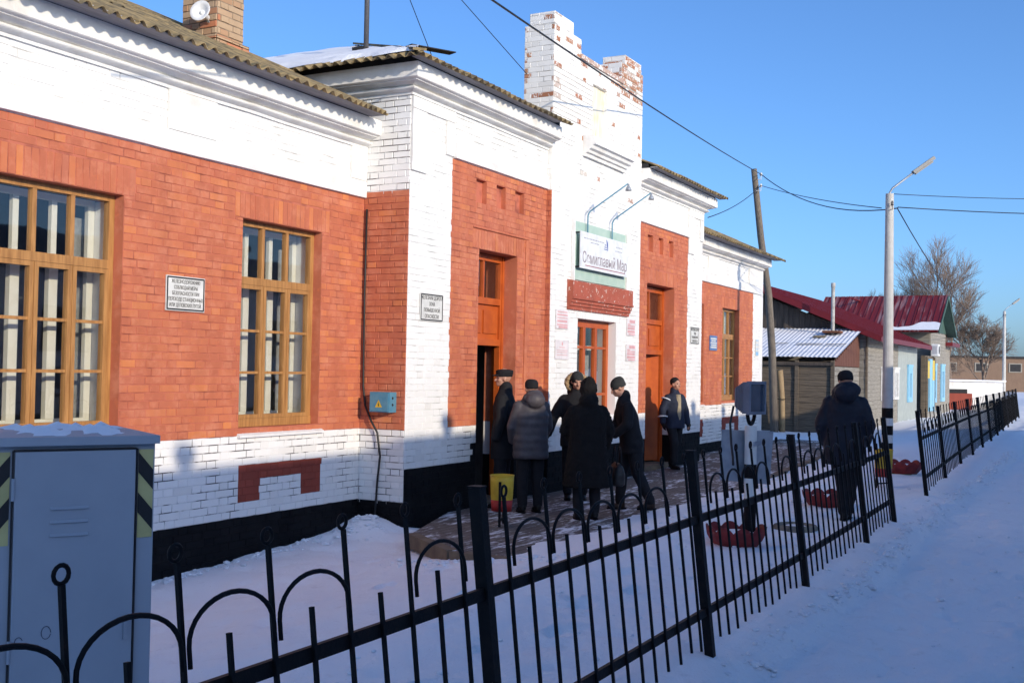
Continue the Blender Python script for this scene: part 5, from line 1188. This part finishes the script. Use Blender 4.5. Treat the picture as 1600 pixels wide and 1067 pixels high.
# ------------------------------------------------------------------ people
M_skin = pm('skin', (.46,.25,.17), (.42,.21,.14), 12, .55, .1, 80)
clouds = bpy.data.textures.new('folds', 'CLOUDS'); clouds.noise_scale = .11; clouds.noise_depth = 2
fluff = bpy.data.textures.new('fluff', 'CLOUDS'); fluff.noise_scale = .022; fluff.noise_depth = 2
def remesh(name, mb, voxel, mat_, parent, smooth=4, disp=0, texname=None):
    me = bpy.data.meshes.new(name); me.from_pydata(mb.v, [], mb.f)
    tmp = bpy.data.objects.new('tmp', me); COL.objects.link(tmp)
    r_ = tmp.modifiers.new('r', 'REMESH'); r_.mode = 'VOXEL'; r_.voxel_size = voxel; r_.use_smooth_shade = True
    if smooth: s = tmp.modifiers.new('s', 'SMOOTH'); s.iterations = smooth; s.factor = .5
    if disp: d_ = tmp.modifiers.new('d', 'DISPLACE'); d_.texture = texname or clouds; d_.strength = disp; d_.mid_level = .5
    out = bpy.data.meshes.new_from_object(tmp.evaluated_get(bpy.context.evaluated_depsgraph_get()))
    bpy.data.objects.remove(tmp); out.name = name; out.materials.clear(); out.materials.append(mat_)
    out.polygons.foreach_set('use_smooth', [True]*len(out.polygons))
    return link(bpy.data.objects.new(name, out), parent)
def hand(mb, wrist, direction, palm_n, curl=.5, s=1.0, side=1):
    """palm plus five bent fingers; side +1: thumb towards +across"""
    d_ = Vector(direction).normalized(); n_ = Vector(palm_n); n_ = (n_-d_*n_.dot(d_)).normalized(); a_ = d_.cross(n_)*side; w = Vector(wrist)
    mb.caps([w, w+d_*.045*s], [.026*s,.032*s]); 
    for k in range(4):
        b0 = w+d_*.075*s+a_*(.028-.0187*k)*s; ln = (.075,.084,.078,.062)[k]*s; p = b0; dd = d_.copy(); pts = [w+d_*.03*s+a_*(.022-.015*k)*s, b0]
        for j in range(3):
            dd = (dd*math.cos(curl*.55)+n_*math.sin(curl*.55)).normalized(); p = p+dd*ln*(.45,.32,.25)[j]; pts.append(p)
        mb.caps(pts, [.013*s,.0105*s,.0098*s,.009*s,.008*s], 8)
    t0 = w+d_*.025*s+a_*.028*s; mb.caps([t0, t0+(d_*.5+a_*.75+n_*.25).normalized()*.035*s, t0+(d_*.85+a_*.55+n_*.5).normalized()*.068*s], [.014*s,.0115*s,.010*s], 8)
def person(label, loc, heading, h=1.75, coat=M_dark, trs=M_dark, lean=(0,0), head_turn=0., head_nod=0., coat_len=.80, bulk=1.0, hat=None, hatmat=None, hood=None, hoodmat=None, fur=False, quilt=False,
           armR=None, armL=None, legs=None, glove=True, pocket=False, hips=1.0, open_front=None, fold=.02, flare=1.0, shoe=None):
    """local: facing +Y, x to the person's right is +X"""
    t_ = thing('person', label, 'person', loc, heading, None); s = h/1.78; lx, ly = lean
    def sh(p):  # lean the upper body
        k = max(0, (p[2]-.92)/.8); return Vector((p[0]+lx*k, p[1]+ly*k, p[2]))*s
    bw = 1+(bulk-1)*.45; shR, shL = sh((.165*bw,0,1.405)), sh((-.165*bw,0,1.405))
    aR = [sh(p) for p in (armR or ((.27*bulk,-.02,1.15),(.28*bulk,.05,.90)))]; aL = [sh(p) for p in (armL or ((-.27*bulk,-.02,1.15),(-.28*bulk,.05,.90)))]
    LG = legs or (((.10,0,.90),(.11,.02,.49),(.11,-.01,.08)), ((-.10,0,.90),(-.11,.02,.49),(-.11,-.01,.08)))
    LG = [[Vector(p)*s for p in q] for q in LG]
    neck = sh((0,-.005,1.50)); hc = sh((0,.02,1.655)); rz = Matrix.Rotation(head_turn, 3, 'Z') @ Matrix.Rotation(-head_nod, 3, 'X')
    H = lambda p: hc+rz @ (Vector(p)*s)
    hc = hc+Vector((0, .06*math.sin(head_nod), -.03*(1-math.cos(head_nod)))); 
    # body: one continuous surface
    b = MB()
    b.ell(H((0,-.008,.025)), (.077*s,.096*s,.098*s), rot=rz); b.ell(H((0,.022,-.045)), (.058*s,.070*s,.072*s), rot=rz); b.ell(H((0,.066,-.085)), (.030*s,.026*s,.024*s), rot=rz)
    b.caps([H((0,.084,.008)), H((0,.110,-.032))], [.010*s,.016*s], 8); b.ell(H((0,.096,-.034)), (.021*s,.014*s,.010*s), rot=rz)
    b.ell(H((0,.088,-.063)), (.025*s,.012*s,.007*s), rot=rz); b.ell(H((0,.086,-.075)), (.022*s,.012*s,.007*s), rot=rz); b.ell(H((0,.082,.026)), (.050*s,.014*s,.010*s), rot=rz)
    for q in (-1,1): b.ell(H((q*.078,-.005,-.015)), (.012*s,.022*s,.032*s), rot=rz); b.ell(H((q*.042,.060,-.030)), (.024*s,.024*s,.022*s), rot=rz)
    b.caps([neck-Vector((0,0,.03)), H((0,-.012,-.07))], [.062*s,.056*s]); b.caps([sh((0,0,.95)), sh((0,0,1.2)), sh((0,-.01,1.38))], [.11*s,.105*s,.085*s])
    b.caps([shL-Vector((0,0,.02)), shR-Vector((0,0,.02))], .042*s)
    for a_, S_ in ((aR, shR), (aL, shL)): b.caps([S_-Vector((0,0,.02)), a_[0], a_[1]], [.042*s,.040*s,.028*s])
    for q in LG: b.caps([q[0], q[1], q[2]], [.082*s,.058*s,.042*s])
    for a_, q in ((aR, 1), (aL, -1)):
        if not pocket: hand(b, a_[1], a_[1]-a_[0]+Vector((0,.02,-.02)), (-q,.35,0), .55, s*.92, q)
    remesh('body', b, .0085 if not glove else .011, M_skin, t_, 3)
    for q in (-1,1):          # eyes
        m = MB(); m.ell(H((q*.032,.078,.004)), (.013*s,.010*s,.008*s), 10, 6, rot=rz); m.build('eye', M_dark, t_, smooth=True)
    # trousers
    m = MB()
    for q in LG: m.caps([q[0]+Vector((0,0,.02)), q[1], q[2]+Vector((0,0,.03))], [.108*s*hips,.083*s,.068*s])
    m.caps([LG[0][0], LG[1][0]], .12*s); remesh('trousers', m, .016, trs, t_, 4, fold, clouds)
    # shoes
    for q in LG:
        m = MB(); a_ = q[2]; m.ell(a_+Vector((0,.055,-.045))*s, (.047*s,.135*s,.040*s)); m.ell(a_+Vector((0,-.01,-.005))*s, (.050*s,.062*s,.075*s)); 
        o = remesh('shoe', m, .011, shoe or M_shoe, t_, 3)
        m = MB(); m.loft([ring(a_.x, a_.y+.05*s, a_.z-.085*s, .048*s, .138*s, 18), ring(a_.x, a_.y+.05*s, a_.z-.062*s, .050*s, .140*s, 18)]); m.build('sole', M_iron, o)
    # coat
    m = MB(); zt, zb = 1.50, coat_len; rings = []; nr = 40
    for i in range(nr+1):
        z = zb+(zt-zb)*i/nr
        rx = np.interp(z, [zb, .95, 1.10, 1.30, 1.42, 1.50], [.205*flare,.200,.190,.200,.165,.085]); ry = np.interp(z, [zb, .95, 1.10, 1.30, 1.42, 1.50], [.165*flare,.155,.140,.145,.115,.080])
        q_ = 1+(.045*abs(math.sin((z-zb)*math.pi/.105))-.02 if quilt else 0)
        c = sh((0,0,z)); r_ = ring(c.x, c.y, c.z, rx*bulk*s*q_, ry*bulk*s*q_, 26, 2.3); rings.append(r_)
    m.loft(rings)
    for a_, S_ in ((aR, shR), (aL, shL)):
        mid = S_.lerp(a_[0], .5); mid2 = a_[0].lerp(a_[1], .5); rr_ = [.078,.080,.074,.066,.060]
        m.caps([S_-Vector((0,0,.015)), mid, a_[0], mid2, a_[0].lerp(a_[1], .96)], [x*s*(bulk**.45) for x in rr_])
        if quilt:
            for j in range(8):
                f = j/8; p = S_.lerp(a_[0], f*2) if f < .5 else a_[0].lerp(a_[1], f*2-1); m.ell(p, (.081*s*bulk**.45-.02*f*s,)*3)
    m.caps([neck-Vector((0,0,.05)), neck+Vector((0,-.01,.035))*s], [.098*s,.086*s])     # collar
    if hood == 'down':
        m.ell(sh((0,-.135*bulk,1.50)), (.135*s,.085*s,.105*s)); m.ell(sh((0,-.09*bulk,1.57)), (.125*s,.07*s,.07*s))
        if bulk > 1.2: m.ell(sh((.03,-.11,1.545)), (.15*s,.095*s,.105*s)); m.ell(sh((0,-.03,1.52)), (.16*s,.13*s,.10*s))
        for q in (-1,1): m.caps([sh((q*.09,-.08,1.53)), sh((q*.085,.05,1.47))], [.06*s,.045*s])
    if hood == 'up': m.ell(H((0,-.03,.03)), (.115*s,.130*s,.135*s), rot=rz); m.ell(sh((0,-.05,1.52)), (.13*s,.12*s,.12*s)); m.ell(H((0,-.05,.10)), (.08*s,.10*s,.09*s), rot=rz)
    co = remesh('coat', m, .0125 if quilt else .016, coat, t_, 2 if quilt else 4, (.035 if fur else fold), fluff if fur else clouds)
    if hood == 'fur':
        m = MB(); nn = 22
        for j in range(nn):
            a_ = -.35+2*math.pi*.62*j/(nn-1)-.62; p = H((.135*math.cos(a_+math.pi*.0), -.055-.0, -.03+.115*math.sin(a_))); m.ell(p, (.036*s,.042*s,.036*s), 8, 6)
        remesh('fur_trim', m, .012, hoodmat, co, 1, .04, fluff)
        m = MB(); m.ell(H((0,-.095,-.03)), (.128*s,.072*s,.130*s), rot=rz); m.ell(sh((0,-.10,1.50)), (.14*s,.10*s,.10*s)); remesh('hood', m, .016, coat, co, 3, fold)
    if glove and not pocket:
        for a_, q in ((aR, 1), (aL, -1)):
            m = MB(); hand(m, a_[1], a_[1]-a_[0]+Vector((0,.02,-.02)), (-q,.35,0), .55, s*1.05, q); remesh('glove', m, .0062, M_glove, t_, 2)
    # headgear
    if hat:
        m = MB()
        if hat == 'beanie': m.loft([[H((x_*q_/1.0, y_, z_)) for x_, y_, _ in ring(0, -.014+dy_, 0, rx_, ry_, 24)] for z_, rx_, ry_, dy_, q_ in ((-.015,.083,.100,-.006,1),(.005,.086,.104,-.004,1),(.035,.088,.107,0,1),(.070,.086,.104,-.004,1),(.100,.074,.090,-.010,1),(.125,.050,.062,-.016,1),(.135,.02,.026,-.018,1))])
        elif hat == 'cap':
            m.loft([[H(p) for p in ring(0,-.012,z_,rx_,ry_,24)] for z_, rx_, ry_ in ((.015,.085,.103),(.05,.090,.110),(.080,.096,.118),(.100,.090,.110),(.110,.055,.065))])
            m.ell(H((0,.110,.030)), (.070*s,.052*s,.011*s), rot=rz)
        elif hat == 'round': m.loft([[H(p) for p in ring(0,-.012,z_,rx_,ry_,24)] for z_, rx_, ry_ in ((-.01,.083,.101),(.03,.088,.107),(.075,.086,.104),(.108,.066,.080),(.122,.03,.04))])
        elif hat == 'hair': m.ell(H((0,-.022,.045)), (.086*s,.102*s,.094*s), rot=rz)
        remesh('hat' if hat != 'hair' else 'hair', m, .010, hatmat, t_, 2, .008, clouds)
    return t_, H, sh, aR, aL
def cloth(name, c, rough=.85, sheen=.3):
    m = pm(name, c, tuple(x*.7 for x in c), 9, rough, .35, 60, spec=.25); return m
M_blackcloth = cloth('black_wool', (.014,.014,.016)); M_navy = cloth('dark_navy_nylon', (.012,.015,.026), .6); M_char = cloth('charcoal_trousers', (.016,.016,.019)); M_puff = cloth('grey_brown_down_jacket', (.075,.066,.072), .5)
M_fur = cloth('black_fur', (.010,.009,.009), .95); M_tanfur = cloth('tan_fur', (.40,.27,.15), .95); M_knit = cloth('dark_grey_knit', (.035,.036,.036), .95); M_glove = cloth('black_glove', (.012,.012,.013), .6); M_shoe = cloth('black_boot', (.012,.011,.011), .45)
M_brownshoe = cloth('brown_boot', (.04,.02,.012), .5); M_beige = cloth('beige_sweater', (.36,.30,.20), .9); M_work = cloth('navy_work_jacket', (.018,.024,.045), .75); M_strip = flat('reflective_strip', (.62,.66,.70), .35)
PZ = -.13
# heading 0 faces +Y (the station); +X is along the facade away from the viewer
person('person in black flat-topped cap and dark coat entering the near door', (12.92,-1.02,PZ), R(15), 1.83, M_blackcloth, M_char, head_turn=R(22), coat_len=.62, hat='cap', hatmat=M_blackcloth, pocket=True)
person('person in grey brown quilted down jacket with lowered hood, back turned', (12.68,-1.54,PZ), R(-42), 1.70, M_puff, M_char, coat_len=.72, bulk=1.18, hat='round', hatmat=M_blackcloth, hood='down', quilt=True, pocket=True, fold=.008, armR=((.25,.04,1.14),(.20,.16,.95)), armL=((-.25,.04,1.14),(-.20,.16,.95)))
person('person in dark knit hat and fur-trimmed hood facing the viewer', (14.32,-1.42,PZ), R(118), 1.79, M_blackcloth, M_char, head_turn=R(8), head_nod=R(12), coat_len=.74, bulk=1.1, hat='beanie', hatmat=M_knit, hood='fur', hoodmat=M_tanfur, armR=((.33,.02,1.14),(.40,.10,.92)))
person('person in long black fur coat with hood up, seen from behind', (12.52,-2.40,PZ), R(-52), 1.69, M_fur, M_char, coat_len=.42, bulk=1.24, flare=1.22, hood='up', fur=True, pocket=True, armR=((.30,.04,1.14),(.27,.12,.92)), armL=((-.27,.10,1.14),(-.14,.22,1.02)))
person('stooping person in dark knit cap and black jacket looking down', (13.72,-2.50,PZ), R(38), 1.73, M_blackcloth, M_char, lean=(0,.17), head_nod=R(26), coat_len=.76, hat='beanie', hatmat=M_knit, pocket=True, shoe=M_brownshoe,
       armR=((.25,.08,1.16),(.16,.26,1.02)), armL=((-.25,.08,1.16),(-.16,.26,1.02)), legs=(((.10,0,.90),(.11,.10,.50),(.10,.12,.08)), ((-.10,0,.90),(-.11,-.06,.50),(-.12,-.24,.10))))
pt, H_, sh_, aR_, aL_ = person('person in open navy work jacket and beige sweater at the far door', (19.75,-.93,-.12), R(150), 1.70, M_work, M_char, coat_len=.80, hat='hair', hatmat=M_blackcloth, bulk=1.06, pocket=False, head_turn=R(10),
       armR=((.30,.0,1.16),(.32,.04,.92)), legs=(((.10,0,.90),(.11,.14,.52),(.10,.12,.10)), ((-.10,0,.90),(-.11,-.04,.50),(-.11,-.20,.10))))
m = MB(); c = sh_((0,.10,1.22)); m.loft([ring(c.x, sh_((0,.075,z)).y, sh_((0,0,z)).z, rx, .085, 20) for z, rx in ((.86,.085),(1.0,.08),(1.2,.075),(1.36,.07),(1.46,.05))]); remesh('sweater', m, .012, M_beige, pt, 3, .008)
for S_, E_, f in ((sh_((.19,0,1.43)), aR_[0], .25), (aR_[0], aR_[1], .55)):
    c = S_.lerp(E_, f); d_ = (E_-S_).normalized(); a_ = d_.orthogonal().normalized(); b_ = d_.cross(a_); m = MB(); m.tube([c+(a_*math.cos(q)+b_*math.sin(q))*.083 for q in [2*math.pi*j/20 for j in range(20)]], .013, 6, closed=True); m.build('reflective_strip', M_strip, pt, smooth=True)
person('person in dark hooded parka standing behind the fence, back turned', (13.45,-5.30,-.01), R(-78), 1.76, M_navy, M_char, coat_len=.66, bulk=1.21, hat='round', hatmat=M_blackcloth, hood='down', pocket=True, fold=.028, armR=((.275,-.05,1.13),(.235,.08,.92)), armL=((-.275,-.05,1.13),(-.235,.08,.92)), head_turn=R(28), head_nod=R(15),
       legs=(((.09,0,.90),(.07,.03,.49),(.05,.05,.085)), ((-.09,0,.90),(-.03,.06,.50),(.00,-.12,.085))))
# handbag hanging beside the woman in fur
hb = thing('handbag', 'soft dark grey handbag hanging beside the long black fur coat', 'handbag', (12.95,-2.62,.26), R(35))
m = MB(); m.loft([[(x*q,y*q2,z) for x,y,_ in ring(0,0,0,.19,.085,24,3)] for z, q, q2 in ((0,.86,.7),(.02,.96,1.0),(.14,1.0,1.0),(.24,.86,.7),(.285,.62,.25))]); remesh('bag', m, .012, cloth('grey_leather', (.035,.032,.030), .5), hb, 3, .02)
for y in (-.03,.03): m = MB(); m.tube([(.11*math.cos(q), y, .26+.22*math.sin(q)) for q in [math.pi*j/14 for j in range(15)]], .009, 7); m.build('handle', M_glove, hb, smooth=True)

# ------------------------------------------------------------------ crumbled snow along edges
m = MB(); rc = random.Random(5); ico = [(0,0,1),(.9,0,.45),(.28,.85,.45),(-.72,.53,.45),(-.72,-.53,.45),(.28,-.85,.45),(.72,.53,-.3),(-.28,.85,-.3),(-.9,0,-.3),(-.28,-.85,-.3),(.72,-.53,-.3)]
icf = [(0,1,2),(0,2,3),(0,3,4),(0,4,5),(0,5,1),(1,6,2),(2,6,7),(2,7,3),(3,7,8),(3,8,4),(4,8,9),(4,9,5),(5,9,10),(5,10,1),(1,10,6)]
spots = []
for k in range(220): spots.append((rc.uniform(6.5,11.0), -.05-abs(rc.gauss(0,.10))))
for k in range(90): spots.append((rc.gauss(10.85,.3), -.2-abs(rc.gauss(0,.2))))
for k in range(260): t0 = rc.random(); spots.append((9.4+t0*11, -3.85+t0*1.0-abs(rc.gauss(0,.12))))
for k in range(120): spots.append((9.35+rc.gauss(0,.15), rc.uniform(-3.7,-1.6)))
for k in range(500): spots.append((rc.uniform(3,28), -6.17+rc.gauss(0,.06)))
for k in range(250): spots.append((rc.uniform(3,18), rc.uniform(-8.8,-3.9)))
for x, y in spots:
    r_ = .008+abs(rc.gauss(0,.014)); z = float(ground_z(np.array([x]), np.array([y]))[0]); a = rc.uniform(0,6.28)
    m.add([(x+r_*rc.uniform(.7,1.3)*(p[0]*math.cos(a)-p[1]*math.sin(a)), y+r_*rc.uniform(.7,1.3)*(p[0]*math.sin(a)+p[1]*math.cos(a)), z+r_*.6*p[2]+r_*.25) for p in ico], icf)
tag(m.build('snow_clods', M_snow, None), 'crumbled snow lumps along wall, paving and path edges', 'snow', None, 'stuff')
